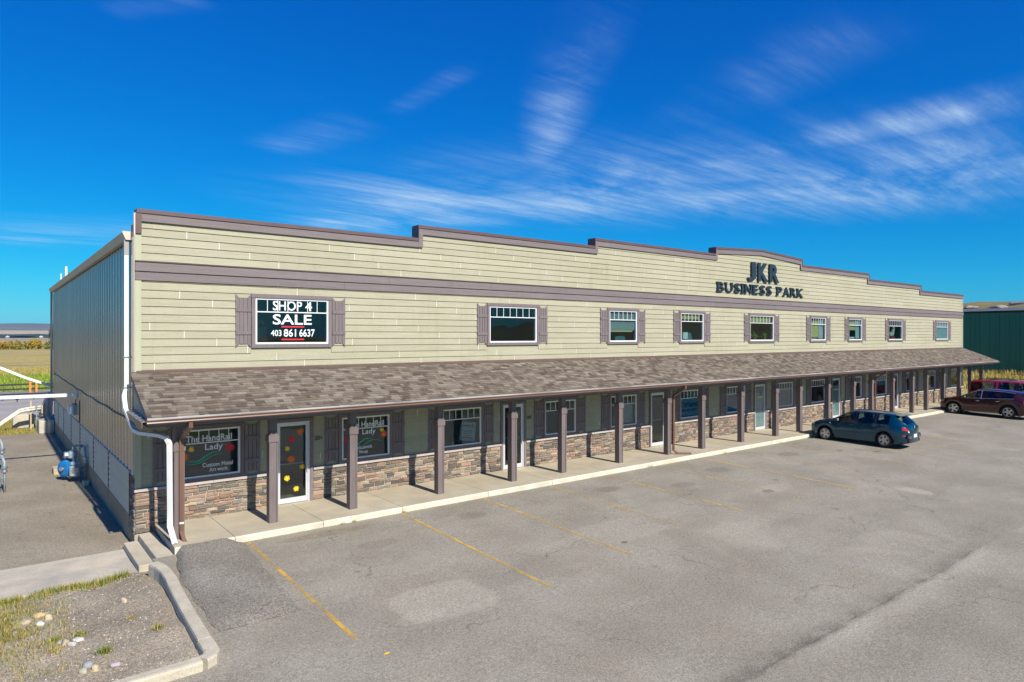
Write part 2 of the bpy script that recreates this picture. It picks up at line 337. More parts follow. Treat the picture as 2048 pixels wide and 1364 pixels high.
# ------------------------------------------------------------------ ground materials
def asphalt(name, c_lo, c_hi, joint=False, big=.6, speck=1.0):
    m = bpy.data.materials.new(name); m.use_nodes = True; MAT[name] = m
    N = m.node_tree.nodes; L = m.node_tree.links; P = N['Principled BSDF']
    P.inputs['Roughness'].default_value = .88; P.inputs['Specular IOR Level'].default_value = .22
    src = N.new('ShaderNodeNewGeometry').outputs['Position']
    def noise(sc, st=(1,1,1), d=5, r=.55, loc=(0,0,0), dist=0.):
        mp = N.new('ShaderNodeMapping'); mp.inputs['Scale'].default_value = st; mp.inputs['Location'].default_value = loc; L.new(src, mp.inputs[0])
        t = N.new('ShaderNodeTexNoise'); t.inputs['Scale'].default_value = sc; t.inputs['Detail'].default_value = d; t.inputs['Roughness'].default_value = r; t.inputs['Distortion'].default_value = dist
        L.new(mp.outputs[0], t.inputs['Vector']); return t.outputs['Fac']
    def rng(v, a, b, lo=0., hi=1.):
        r = N.new('ShaderNodeMapRange'); r.interpolation_type = 'SMOOTHSTEP'; r.inputs[1].default_value = a; r.inputs[2].default_value = b; r.inputs[3].default_value = lo; r.inputs[4].default_value = hi
        L.new(v, r.inputs[0]); return r.outputs[0]
    def mix(f, a, b, bt='MIX'):
        x = N.new('ShaderNodeMix'); x.data_type = 'RGBA'; x.blend_type = bt
        for i, v in ((0, f), (6, a), (7, b)):
            if isinstance(v, (int, float)): x.inputs[i].default_value = v
            elif isinstance(v, tuple): x.inputs[i].default_value = (*v, 1)
            else: L.new(v, x.inputs[i])
        return x.outputs[2]
    def ma(op, a, b):
        n = N.new('ShaderNodeMath'); n.operation = op
        for i, v in enumerate((a, b)):
            if isinstance(v, (int, float)): n.inputs[i].default_value = v
            else: L.new(v, n.inputs[i])
        return n.outputs[0]
    col = mix(rng(noise(.45, d=6, r=.6), .33, .68), c_lo, c_hi)
    mid = tuple((a+b)/2 for a, b in zip(c_lo, c_hi))
    # paver passes: broad bands along the building
    col = mix(ma('MULTIPLY', rng(noise(.5, (.12, 1, 1), 4, loc=(3, 1, 0)), .45, .7), .35*big), col, tuple(c*1.18 for c in c_hi))
    col = mix(ma('MULTIPLY', rng(noise(.8, (.2, 1, 1), 5, loc=(8, 4, 0)), .5, .72), .32*big), col, tuple(c*.72 for c in c_lo))
    # pale worn patches and brown dust
    col = mix(ma('MULTIPLY', rng(noise(.33, d=5, loc=(5, 9, 0), dist=.6), .58, .70), .5*big), col, tuple(c*1.28 for c in c_hi))
    col = mix(ma('MULTIPLY', rng(noise(.7, d=4, loc=(1, 6, 0)), .52, .75), .4*big), col, (mid[0]*1.06, mid[1]*.98, mid[2]*.86))
    # oil spots
    col = mix(ma('MULTIPLY', rng(noise(1.1, d=3, loc=(2, 2, 0)), .70, .78), .55), col, tuple(c*.45 for c in c_lo))
    if joint:   # the paving joint parallel to the shops, dark with dirt on one side
        sp = N.new('ShaderNodeSeparateXYZ'); L.new(src, sp.inputs[0])
        wob = ma('MULTIPLY', ma('SUBTRACT', noise(.6, d=6), .5), .30)
        d = ma('ADD', ma('ADD', sp.outputs[1], 12.40), wob)
        da = ma('ABSOLUTE', d, 0)
        xm = ma('MULTIPLY', rng(sp.outputs[0], 2, 5), rng(sp.outputs[0], 17.5, 13))
        col = mix(ma('MULTIPLY', ma('MULTIPLY', rng(d, -.02, .42, 1, 0), rng(d, -.14, .0)), ma('MULTIPLY', xm, ma('MULTIPLY', rng(noise(1.7, d=6), .36, .62), .55))), col, tuple(c*.40 for c in c_lo))
        col = mix(ma('MULTIPLY', rng(da, .030, .004), ma('MULTIPLY', xm, ma('MULTIPLY', rng(noise(2.2, d=4, loc=(9,1,0)), .4, .6), .55))), col, tuple(c*.25 for c in c_lo))
        pale = ma('MULTIPLY', ma('MULTIPLY', rng(d, -.9, -.1), rng(d, .02, -.12)), ma('MULTIPLY', rng(noise(1.0, (.3, 1, 1), 5, loc=(4, 0, 0)), .42, .68), .55))
        col = mix(ma('MULTIPLY', pale, rng(sp.outputs[0], 5, 9)), col, tuple(c*1.35 for c in c_hi))
        # a squarish pale resurfaced patch and a few oil drips in the stalls
        def spot(x0, y0, rx, ry, p, amt, tint, rough=.25):
            nonlocal col
            ax = ma('POWER', ma('ABSOLUTE', ma('DIVIDE', ma('SUBTRACT', sp.outputs[0], x0), rx), 0), p); ay = ma('POWER', ma('ABSOLUTE', ma('DIVIDE', ma('SUBTRACT', sp.outputs[1], y0), ry), 0), p)
            dd = ma('ADD', ma('ADD', ax, ay), ma('MULTIPLY', ma('SUBTRACT', noise(3.0, d=5, loc=(x0, y0, 0)), .5), rough*4))
            col = mix(ma('MULTIPLY', rng(dd, 1.25, .55), amt), col, tint)
        spot(3.75, -7.55, .95, .75, 4, .55, tuple(c*1.22 for c in c_hi)); spot(9.4, -6.6, 1.3, .7, 4, .40, tuple(c*1.2 for c in c_hi)); spot(3.1, -7.9, .5, .25, 2, .35, tuple(c*1.3 for c in c_hi))
        spot(16.1, -6.6, .28, .16, 2, .75, tuple(c*.35 for c in c_lo), .2); spot(8.85, -7.3, .10, .07, 2, .7, tuple(c*.35 for c in c_lo), .2); spot(16.6, -6.5, 1.0, .35, 2, .35, tuple(c*1.25 for c in c_hi))
        spot(20.0, -9.3, .35, .5, 2, .6, tuple(c*1.35 for c in c_hi)); spot(14.6, -4.6, .5, .3, 2, .4, tuple(c*.6 for c in c_lo)); spot(7.2, -3.5, .45, .3, 2, .4, tuple(c*.62 for c in c_lo)); spot(4.2, -4.1, .5, .28, 2, .35, tuple(c*.65 for c in c_lo)); spot(12.2, -3.6, .5, .3, 2, .4, tuple(c*.6 for c in c_lo)); spot(17.4, -3.9, .55, .35, 2, .42, tuple(c*.6 for c in c_lo)); spot(22.3, -3.8, .6, .35, 2, .4, tuple(c*.6 for c in c_lo))
        spot(3.6, -2.75, 1.2, .22, 2, .45, (.20, .15, .085)); spot(24.9, -4.6, .25, .12, 2, .6, tuple(c*.4 for c in c_lo)); spot(26.0, -5.6, .3, .12, 2, .6, tuple(c*.4 for c in c_lo))
    # hairline cracks
    mp = N.new('ShaderNodeMapping'); mp.inputs['Scale'].default_value = (.16, .22, .2); L.new(src, mp.inputs[0])
    vn = N.new('ShaderNodeTexVoronoi'); vn.feature = 'DISTANCE_TO_EDGE'; vn.inputs['Scale'].default_value = 1.0
    wv = N.new('ShaderNodeVectorMath'); wv.operation = 'ADD'; tn = N.new('ShaderNodeTexNoise'); tn.inputs['Scale'].default_value = 2.2; tn.inputs['Detail'].default_value = 6; L.new(src, tn.inputs['Vector'])
    sc = N.new('ShaderNodeVectorMath'); sc.operation = 'SCALE'; sc.inputs['Scale'].default_value = .12; L.new(tn.outputs['Color'], sc.inputs[0])
    L.new(mp.outputs[0], wv.inputs[0]); L.new(sc.outputs[0], wv.inputs[1]); L.new(wv.outputs[0], vn.inputs['Vector'])
    col = mix(ma('MULTIPLY', rng(vn.outputs['Distance'], .0035, .0008), ma('MULTIPLY', rng(noise(.4, loc=(7, 7, 0)), .44, .58), .6)), col, tuple(c*.4 for c in c_lo))
    # aggregate
    ag = noise(62, d=2, r=.7); ag2 = noise(24, d=3, r=.7, loc=(3, 3, 3))
    v = ma('MULTIPLY', rng(ag, .25, .75, 1-.42*speck, 1+.42*speck), rng(ag2, .3, .7, 1-.22*speck, 1+.22*speck)); cc = N.new('ShaderNodeCombineColor')
    for i in range(3): L.new(v, cc.inputs[i])
    col = mix(1.0, col, cc.outputs[0], 'MULTIPLY')
    chip = noise(95, d=1, loc=(1, 5, 2))
    col = mix(ma('MULTIPLY', rng(chip, .68, .78), .5*speck), col, (.55, .53, .50))
    L.new(col, P.inputs['Base Color'])
    b = N.new('ShaderNodeBump'); b.inputs['Strength'].default_value = .5; b.inputs['Distance'].default_value = .008; L.new(ag, b.inputs['Height']); L.new(b.outputs[0], P.inputs['Normal'])
asphalt('asphalt', (.238,.215,.166), (.298,.273,.217), joint=True, big=.7, speck=.95)
asphalt('asphalt_yard', (.235,.202,.145), (.300,.262,.195), big=.5)
asphalt('asphalt_ramp', (.185,.167,.134), (.255,.234,.193), big=.5, speck=1.5)
asphalt('gravel_road', (.30,.28,.255), (.36,.34,.315), big=.5)
asphalt('bed_gravel', (.25,.212,.150), (.36,.312,.235), big=.9, speck=1.35)
surf('lawn', (.08,.13,.02), (.15,.20,.04), 1.2, rough=.9, spec=.1, bump=.5, bscale=9, fine=(6,.7,1.3))
surf('hay', (.36,.27,.095), (.46,.36,.145), .06, rough=.95, spec=.05, big=(.26,.25,.07), bigscale=.05, bigamt=.7, fine=(1.2,.7,1.25))
surf('blade', (.9,.9,.9), (1.1,1.1,1.1), 3, rough=.7, spec=.15, attr=True)
surf('rock', (.9,.9,.9), (1.15,1.12,1.1), 8, rough=.8, spec=.25, bump=.4, bscale=18, attr=True, local=True)

# worn yellow paint
def worn_paint(name, col, keep):
    m = bpy.data.materials.new(name); m.use_nodes = True; MAT[name] = m
    N = m.node_tree.nodes; L = m.node_tree.links; P = N['Principled BSDF']; out = N['Material Output']
    P.inputs['Base Color'].default_value = (*col, 1); P.inputs['Roughness'].default_value = .8
    g = N.new('ShaderNodeNewGeometry'); t = N.new('ShaderNodeTexNoise'); t.inputs['Scale'].default_value = 1.15; t.inputs['Detail'].default_value = 9; t.inputs['Roughness'].default_value = .72
    L.new(g.outputs['Position'], t.inputs['Vector'])
    oi = N.new('ShaderNodeObjectInfo'); ad = N.new('ShaderNodeMath'); ad.operation = 'MULTIPLY_ADD'; ad.inputs[1].default_value = .08; L.new(oi.outputs['Random'], ad.inputs[0]); L.new(t.outputs['Fac'], ad.inputs[2])
    r = N.new('ShaderNodeMapRange'); r.inputs[1].default_value = keep-.10; r.inputs[2].default_value = keep+.13; r.inputs[4].default_value = .92; L.new(ad.outputs[0], r.inputs[0])
    tr = N.new('ShaderNodeBsdfTransparent'); mx = N.new('ShaderNodeMixShader'); L.new(r.outputs[0], mx.inputs[0]); L.new(tr.outputs[0], mx.inputs[1]); L.new(P.outputs[0], mx.inputs[2]); L.new(mx.outputs[0], out.inputs[0])
worn_paint('line_paint', (.58,.37,.08), .535)
worn_paint('line_paint_fresh', (.60,.38,.07), .47)

# ------------------------------------------------------------------ the ground
def lot_z(y):
    if y > -2.4: return 0.0
    return -.025*min(-2.4-y, 12.0)
YARD = -.30
mb = MB()      # one sheet to the horizon, lower than everything laid on it
xs = [-9000, -2000, -400, -60, -12, -3, 0, 90, 140, 400, 2000, 9000]; ys = [-9000, -1500, -300, -60, -1.0, 0.5, 30, 60, 200, 1000, 1400, 9000]
for j, y in enumerate(ys):
    for i, x in enumerate(xs): mb.v.append((x, y, -.75 if y < -.9 else -.36))
for j in range(len(ys)-1):
    for i in range(len(xs)-1):
        k = j*len(xs)+i; mb.f.append((k, k+1, k+len(xs)+1, k+len(xs))); mb.c.append(None)
struct('ground', mb, 'hay')
def sheet(name, rows, mat, zf, smooth=True):
    """rows of (x,y) points, all rows the same length"""
    mb = MB(); n = len(rows[0])
    for r in rows:
        for (x, y) in r: mb.v.append((x, y, zf(x, y)))
    for j in range(len(rows)-1):
        for i in range(n-1):
            k = j*n+i; mb.f.append((k, k+1, k+n+1, k+n)); mb.c.append(None)
    return struct(name, mb, mat, smooth=smooth)
# parking lot: its back edge runs under the walk, its left edge steps out beyond the bed
lot_rows = []
for y in (-17.5, -15.5, -14.4, -12, -9, -7.4):
    lot_rows.append([(x, y) for x in (-30, -12, -3, 0.05, 8, 20, 40, 72)])
lot = sheet('parking_lot', lot_rows, 'asphalt', lambda x, y: lot_z(y))
mb = MB(); n0 = 0
rows2 = [[(x, y) for x in (-.05, 8, 20, 40, 72)] for y in (-7.4, -5, -3.4, -2.4, -2.208)]
up = sheet('parking_lot_bays', rows2, 'asphalt', lambda x, y: lot_z(y)); up.name = 'parking_stalls'
# lawn and rise across the lot (seen mirrored in the shop windows)
sheet('front_lawn', [[(x, y) for x in (-80, -30, 0, 30, 80, 160)] for y in (-75, -50, -34, -24, -17.5)], 'lawn', lambda x, y: -.29+.010*max(0, -17.5-y)**1.5)
# yard on the left and behind
sheet('side_yard', [[(x, y) for x in (-14, -3, -.02)] for y in (-.08, 6, 14, 24.2)], 'asphalt_yard', lambda x, y: YARD)
sheet('back_yard', [[(x, y) for x in (-40, -12, 0, 60)] for y in (31, 40, 57)], 'gravel_road', lambda x, y: YARD-.01)
sheet('field_road', [[(x, y) for x in (-90, 0, 120)] for y in (125, 126.6)], 'concrete', lambda x, y: YARD+.02)
sheet('stubble_strip', [[(x, y) for x in (-200, 0, 260)] for y in (240, 246)], 'concrete_old', lambda x, y: YARD)

# concrete strip between yard and bed, kerbs, steps, walk
mb = MB()
for i, (x0, x1) in enumerate([(-9, -6.1), (-6.09, -3.2), (-3.19, -.27)]):
    pass
struct('concrete_gutter', MB().add([(-14,-2.12,-.285),(-.26,-2.1,-.285),(-.26,-1.0,-.315),(-14,-1.0,-.315),(-.26,-.08,-.292),(-14,-.03,-.292),(-14,-2.12,-.5),(-.26,-2.1,-.5)],
    [(0,1,2,3),(3,2,4,5),(6,7,1,0)]), 'concrete_old')
bedrows = []
for y in (-7.47, -6.6, -5.6, -4.6, -3.6, -2.8, -2.1):
    bedrows.append([(x, y) for x in (-14, -4.5, -3, -2.2, -1.6, -1.1, -.7, -.45, -.21)])
def bed_z(x, y):
    k = min(1, max(0, (-2.1-y)/4.2)); e = min(1, max(0, (x+2.2)/2.0))
    fan = math.exp(-(((x+.35)/.5)**2+((y+3.6)/1.6)**2))*.09
    return -.31+(.19*k**.8)*(.75+.25*e)+fan+.015*math.sin(x*5.1+y*3.7)+.012*math.sin(y*6.3-x*2.2)
fine_rows = [[(-3.6+3.60*i/40 if i else -14, -7.47+5.44*j/48) for i in range(41)] for j in range(49)]
sheet('gravel_bed', fine_rows, 'bed_gravel', bed_z)

def sweep_kerb(pts, w, ztop, zbot):
    """concrete kerb of rounded section along (x,y) points"""
    mb = MB(); n = len(pts); ring = [(-.5, 'b'), (-.5, -.035), (-.44, -.008), (-.3, 0), (.3, 0), (.44, -.01), (.5, -.045), (.53, 'b')]
    for i, p in enumerate(pts):
        a = Vector(pts[max(i-1, 0)]); b = Vector(pts[min(i+1, n-1)]); d = (b-a).normalized(); nn = Vector((d.y, -d.x))
        zt = ztop(p) if callable(ztop) else ztop; zb = zbot(p) if callable(zbot) else zbot
        for (t, z) in ring: mb.v.append((p[0]+nn.x*w*t, p[1]+nn.y*w*t, zb if z == 'b' else zt+z+random.uniform(-.004, .004)))
    k = len(ring)
    for i in range(n-1):
        for j in range(k-1): mb.f.append((i*k+j, i*k+j+1, (i+1)*k+j+1, (i+1)*k+j)); mb.c.append(None)
    mb.f.append(tuple(range(k))); mb.c.append(None); mb.f.append(tuple(range(n*k-1, n*k-k-1, -1))); mb.c.append(None)
    return mb
kerb = bpy.data.objects.new('kerb', None); COL.objects.link(kerb); kerb['kind'] = 'structure'
path = [(-.10,-2.72),(-.04,-2.95),(0,-3.3),(.0,-3.8),(-.04,-4.4),(-.07,-5.1),(-.10,-5.8),(-.12,-6.6),(-.13,-6.86)]
sweep_kerb(path, .21, lambda p: .075+min(0, p[1]+2.9)*.012 if p[1] > -6.9 else .02, -.45).build('kerb_length', 'concrete_kerb', kerb, smooth=False)
sweep_kerb([(-.13,-6.875),(-.13,-7.1),(-.14,-7.3),(-.20,-7.43),(-.32,-7.5)], .23, .02, -.45).build('kerb_corner', 'concrete_kerb', kerb)
sweep_kerb([(-.335,-7.50),(-1.0,-7.52),(-1.58,-7.53)], .22, .015, -.45).build('kerb_length', 'concrete_kerb', kerb)
sweep_kerb([(-1.595,-7.53),(-3,-7.56),(-6,-7.6)], .22, .012, -.45).build('kerb_length', 'concrete_kerb', kerb)

steps = thing('concrete_steps', (0, 0, YARD), 'two low concrete steps climbing from the yard to the covered walk', 'steps')
MB().cbox(.035, .372, -2.2, -.075, .0, .30, .012).build('step', 'concrete_kerb', steps)
MB().cbox(-.265, .031, -2.06, -.06, .0, .15, .012).build('step', 'concrete_kerb', steps)

walk = bpy.data.objects.new('sidewalk', None); COL.objects.link(walk); walk['kind'] = 'structure'
edges = [.378, 1.62, 3.68, 5.86, 8.66, 11.15, 13.6]
while edges[-1] < 52: edges.append(edges[-1]+2.55)
edges[-1] = 53.9
def slab(x0, x1):
    b = .014; g = .006; y0 = -2.235; mb = MB(); n = max(3, int((x1-x0)/.35))
    # kerb nose slightly uneven
    prof = lambda j: [(y0+.012+j[0], -.25), (y0+j[0], .0), (y0+j[0], .15-b*2+j[1]), (y0+b+j[0], .15-.004), (y0+b*3, .15), (-.02, .15)]
    for i in range(n+1):
        x = x0+g+(x1-x0-2*g)*i/n; e = .012 if i in (0, n) else 0
        j = (random.uniform(0, .010)+e*.6, random.uniform(-.006, 0))
        for (y, z) in prof(j): mb.v.append((x, y, z-(e*.25 if z > .1 else 0)))
    for i in range(n):
        for k in range(5): mb.f.append((i*6+k, (i+1)*6+k, (i+1)*6+k+1, i*6+k+1)); mb.c.append(None)
    mb.f.append((0, 1, 2, 3, 4, 5)); mb.c.append(None); mb.f.append(tuple(range(n*6+5, n*6-1, -1))); mb.c.append(None)
    return mb
for a, b in zip(edges[:-1], edges[1:]):
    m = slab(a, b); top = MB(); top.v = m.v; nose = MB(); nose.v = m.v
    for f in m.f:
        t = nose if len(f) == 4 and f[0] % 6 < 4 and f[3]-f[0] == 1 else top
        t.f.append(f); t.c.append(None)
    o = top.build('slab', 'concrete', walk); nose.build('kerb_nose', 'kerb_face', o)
MB().box(.40, 53.8, -2.15, -.05, -.3, .135).build('joint_filler', 'foundation', walk)
# asphalt ramp up to the first slab
ramp = []
for j in range(15):
    y = -2.245-4.25*j/14; w0 = .40-.24*min(1, j/5); w1 = 1.78-.25*(j/14)
    ramp.append([(w0+(w1-w0)*i/12+.03*math.sin(j*1.9+i) * (i in (0, 12)), y) for i in range(13)])
def ramp_z(x, y):
    t = min(1, max(0, (-2.245-y)/4.2)); base = lot_z(y)
    w0 = .40-.24*min(1, t*14/5); w1 = 1.78-.25*t
    e = min(1, (x-w0)/.13, (w1-x)/.40); e = max(0, e); e = e*e*(3-2*e)
    end = min(1, (1-t)/.06+.02)
    return base+.006+(.115*(1-t)**.9+.055)*e*max(.0, min(1, end))+.004*math.sin(x*9+y*7)
sheet('asphalt_ramp', ramp, 'asphalt_ramp', ramp_z)
# stall lines
stalls = [(1.88,-2.33,1.83,-8.0,'line_paint_fresh'),(5.80,-2.33,5.72,-8.3,'line_paint_fresh'),(8.42,-2.33,8.36,-8.0,'line_paint'),(10.95,-2.33,10.95,-7.2,'line_paint'),(13.5,-2.33,13.5,-7.4,'line_paint'),(16.15,-2.33,16.2,-7.8,'line_paint'),(18.65,-2.33,18.75,-8.0,'line_paint_fresh'),
          (21.2,-2.33,21.4,-8.0,'line_paint'),(23.9,-2.33,24.1,-8.0,'line_paint'),(26.5,-2.33,26.7,-8,'line_paint'),(29.2,-2.33,29.4,-8,'line_paint'),(31.8,-2.33,32,-8,'line_paint')]
for (xa, ya, xb, yb, mt) in stalls:
    mb = MB(); n = 8
    for i in range(n+1):
        t = i/n; x = xa+(xb-xa)*t; y = ya+(yb-ya)*t
        for s in (-.04, .04): mb.v.append((x+s, y, lot_z(y)+.005))
    for i in range(n): mb.f.append((2*i, 2*i+2, 2*i+3, 2*i+1)); mb.c.append(None)
    mb.build('stall_line', mt, up)
# ------------------------------------------------------------------ the long building
L_ = 53.2; DEPTH = 24.4
bld = thing('commercial_building', (0, 0, 0), 'long olive-sided two-storey business building with stepped parapet and shingled porch', 'building')
SEG = [(0,7.60,7.66,7.66),(7.60,15.22,8.06,8.06),(15.22,22.85,8.36,8.36),(22.85,26.6,8.66,8.84),(26.6,30.35,8.84,8.66),(30.35,37.98,8.36,8.36),(37.98,45.55,8.03,8.03),(45.55,53.2,7.69,7.69)]
def ptop(x):
    for a, b, z0, z1 in SEG:
        if a <= x <= b: return z0+(z1-z0)*(x-a)/(b-a)
    return 7.66
UPW = [(2.64,4.82,7),(10.21,12.45,7),(15.93,17.70,6),(20.31,22.08,6),(25.53,27.78,7),(31.23,33.0,6),(35.46,37.25,6),(40.66,42.81,7),(48.11,50.41,7)]
UZ0, UZ1, URAIL = 4.355, 5.76, 5.30
LOW = []; DOORS = []
for k in range(7):
    o = 7.62*k
    LOW += [(.76+o, 2.45+o), (5.03+o, 6.72+o)]
    DOORS.append((3.285+7.585*k, 4.195+7.585*k))
LZ0, LZ1, LRAIL = 1.05, 2.44, 2.0
DZ0, DZ1 = .15, 2.34

# ---- backing wall with its openings
def wall_with_holes(mb, x0, x1, z0, z1, holes, y):
    xs = sorted({x0, x1, *[h[0] for h in holes], *[h[1] for h in holes]}); xs = [x for x in xs if x0 <= x <= x1]
    for a, b in zip(xs[:-1], xs[1:]):
        m = (a+b)/2; cuts = sorted((h[2], h[3]) for h in holes if h[0] < m < h[1]); z = z0
        for c0, c1 in cuts:
            if c0 > z: mb.quad((a,y,z),(b,y,z),(b,y,c0),(a,y,c0))
            z = max(z, c1)
        if z < z1: mb.quad((a,y,z),(b,y,z),(b,y,z1),(a,y,z1))
holes = [(a+.08, b-.08, UZ0+.08, UZ1-.08) for a, b, n in UPW]+[(a+.08, b-.08, LZ0+.08, LZ1-.08) for a, b in LOW]+[(a, b, DZ0, DZ1) for a, b in DOORS]
mb = MB(); wall_with_holes(mb, 0, L_, -.3, 7.3, holes, .0)
wall_with_holes(mb, 0, L_, -.3, 7.3, holes, .16)
for (a, b, c, d) in holes:
    mb.quad((a,0,c),(a,.16,c),(a,.16,d),(a,0,d)); mb.quad((b,0,c),(b,0,d),(b,.16,d),(b,.16,c)); mb.quad((a,0,d),(a,.16,d),(b,.16,d),(b,0,d)); mb.quad((a,0,c),(b,0,c),(b,.16,c),(a,.16,c))
mb.build('front_wall', 'siding_low', bld)
MB().box(.06, L_, 4.2, 4.25, -.3, 7.1).box(.06, L_, .165, 4.2, 3.30, 3.55).box(.06, L_, .165, 4.2, 6.3, 6.4).build('interior_wall', 'interior', bld)
mb = MB()
for x in (7.6, 15.2, 22.8, 30.4, 38, 45.6): mb.box(x-.06, x+.06, .17, 4.19, -.29, 6.29)
mb.build('party_wall', 'interior', bld)
MB().box(.06, L_, .17, 4.19, -.3, .14).build('interior_floor', 'interior_floor', bld)
# parapet (thick, stepped) behind the fascia
mb = MB()
pts = [(0.012, 6.9)]
for a, b, z0, z1 in SEG: pts += [(max(a, .012), z0-.02), (min(b, L_-.012), z1-.02)]
pts.append((L_-.012, 6.9))
mb.prism(pts, 'y', .004, .28)
mb.build('parapet', 'cap_metal', bld)
# fascia and cap along the steps
capn = MB(); W_ = .15
for i, (a, b, z0, z1) in enumerate(SEG):
    gable = z0 != z1
    la = a; lb = b
    zl = SEG[i-1][3] if i else None; zr = SEG[i+1][2] if i < len(SEG)-1 else None
    a2, b2 = a, b
    if zl is not None and zl < z0-.05: a2 = a+W_           # step up from the left: upright trim belongs to the higher part
    if zr is not None and zr < z1-.05: b2 = b-W_
    if zr is not None and zr > z1+.05: b2 = b+W_
    if zl is not None and zl > z0+.05: a2 = a-W_
    # face board
    mb = MB(); zz0, zz1 = z0, z1
    mb.prism([(a2, zz0-.285), (b2, zz1-.285), (b2, zz1-.095), (a2, zz0-.095)], 'y', -.075, -.004)
    mb.build('fascia_board', 'trim', bld)
    # cap flashing
    ca, cb = a, b
    if zl is not None and zl < z0-.05: ca = a-.02
    if zr is not None and zr < z1-.05: cb = b+.02
    mb = MB(); mb.prism([(ca, z0-.095), (cb, z1-.095), (cb, z1), (ca, z0)], 'y', -.10, .30)
    mb.build('cap_flashing', 'cap_metal', bld)
    for side, zz in ((-1, zl), (1, zr)):
        zt = z0 if side < 0 else z1
        if zz is not None and zz < zt-.05:
            x = a if side < 0 else b
            x0, x1 = (x, x+W_) if side < 0 else (x-W_, x)
            MB().box(x0, x1, -.080, -.004, zz-.28, zt-.096).build('step_trim', 'trim', bld)
            MB().box(x0-.022 if side < 0 else x1-.004, x0+.004 if side < 0 else x1+.022, -.104, .304, zz+.003, zt-.096).build('step_flashing', 'cap_metal', bld)
MB().box(-.012, .105, -.085, -.003, 7.08, 7.57).build('step_trim', 'cap_metal', bld)
# belt course: two boards with joints
bx = [0, 5.2, 8.9, 12.3, 17.4, 22.8, 27.9, 33.0, 38.1, 43.2, 48.3, L_]
for z0, z1, yy, sh in ((5.985, 6.192, -.056, 0), (6.198, 6.415, -.086, 1.4)):
    for a, b in zip(bx[:-1], bx[1:]):
        a2 = a if a == 0 else a+sh; b2 = b if b == L_ else b+sh
        MB().box(a2+(.002 if a else -.03), b2-.002, yy, -.004, z0, z1).build('belt_board', 'trim', bld)
MB().prism([(-.11,6.417),(-.004,6.417),(-.004,6.445),(-.11,6.432)], 'x', -.03, L_).build('drip_cap', 'cap_metal', bld)
MB().box(0-.03, .105, -.040, -.003, 3.72, 5.983).build('corner_board', 'corner_board', bld)
MB().box(0-.03, .105, -.042, -.003, 6.447, 7.078).build('corner_board', 'corner_board', bld)
MB().box(0-.03, .105, -.040, -.003, 1.065, 2.70).build('corner_board', 'corner_board', bld)
MB().box(L_-.09, L_+.02, -.040, -.003, 3.72, 5.983).build('corner_board', 'corner_board', bld)
MB().box(L_-.09, L_+.02, -.042, -.003, 6.447, 7.40).build('corner_board', 'corner_board', bld)
MB().box(L_-.09, L_+.02, -.040, -.003, 1.065, 2.70).build('corner_board', 'corner_board', bld)

def depth_of(x, y, z):
    v = Vector((x, y, z))-CAM; return max(1., v.length)
def emit(pieces, name, stuff_name, mat, parent, limit=300):
    """pieces: (size, MB). the largest in view are objects of their own, the others one mesh"""
    pieces.sort(key=lambda p: -p[0])
    for s, m in pieces[:limit]: m.build(name, mat, parent)
    if len(pieces) > limit:
        big = MB()
        for s, m in pieces[limit:]:
            for f, c in zip(m.f, m.c): pass
            b = len(big.v); big.v += m.v; big.f += [tuple(i+b for i in f) for f in m.f]; big.c += m.c
        o = big.build(stuff_name, mat, parent); o['kind'] = 'stuff'

# ---- lap siding
EXPO = .1935
boards = []; caulk = MB()
def clip_rows(z_lo, z_hi, zb, xa, xb, blocks, joint0, phase_row, upper=True):
    """rows of boards of one exposure from z_lo to z_hi"""
    r = 0; z = zb
    while z > z_lo-.001:
        z1 = z+EXPO; za = max(z, z_lo); zt = min(z1, z_hi)
        if zt-za > .02:
            off = (joint0+.752*phase_row(r)) % 3.66
            cuts = [xa]; x = xa-4+((off-xa) % 3.66)
            while x < xb:
                if x > xa+.15 and x < xb-.15: cuts.append(x)
                x += 3.66
            cuts.append(xb)
            for a, b in zip(cuts[:-1], cuts[1:]):
                segs = [(a, b)]
                for (h0, h1, c0, c1) in blocks:
                    if c0 < zt-.012 and c1 > za+.012:
                        ns = []
                        for s0, s1 in segs:
                            if h1 <= s0 or h0 >= s1: ns.append((s0, s1)); continue
                            if h0 > s0: ns.append((s0, h0))
                            if h1 < s1: ns.append((h1, s1))
                        segs = ns
                for s0, s1 in segs:
                    if s1-s0 < .03: continue
                    # parapet: keep below the cap line
                    parts = [(s0, s1)]
                    if upper and zt > 7.3:
                        brk = [s0]+[g[0] for g in SEG if s0 < g[0] < s1]+[s1]; parts = list(zip(brk[:-1], brk[1:]))
                    for p0, p1 in parts:
                        zz = zt
                        if upper: zz = min(zt, min(ptop(p0+.01), ptop(p1-.01))-.11)
                        if zz-za < .02: continue
                        w = random.uniform(-.0012, .0012)
                        m = MB().add([(p0+.001,-.031+w,za+.005),(p1-.001,-.031+w,za+.005),(p1-.001,-.002,za+.004),(p0+.001,-.002,za+.004),(p0+.001,-.009+w,zz),(p1-.001,-.009+w,zz),(p1-.001,-.002,zz),(p0+.001,-.002,zz)],
                            [(0,3,2,1),(4,5,6,7),(0,1,5,4),(1,2,6,5),(2,3,7,6),(3,0,4,7)])
                        boards.append(((p1-p0)*(zz-za)/depth_of((p0+p1)/2, 0, za)**2*(1 if za > 3 else .35), m))
                if b < xb-.01 and any(s0 <= b <= s1+.001 for s0, s1 in segs) and (not upper or zt < ptop(b)-.29):
                    caulk.prism([(b-.007, za+.010), (b+.007, za+.010), (b+.007, zt-.004), (b-.007, zt-.004)], 'y', -.0325, -.004)
        z -= EXPO; r += 1
ub = [(a-.005, b+.005, UZ0, UZ1) for a, b, n in UPW]
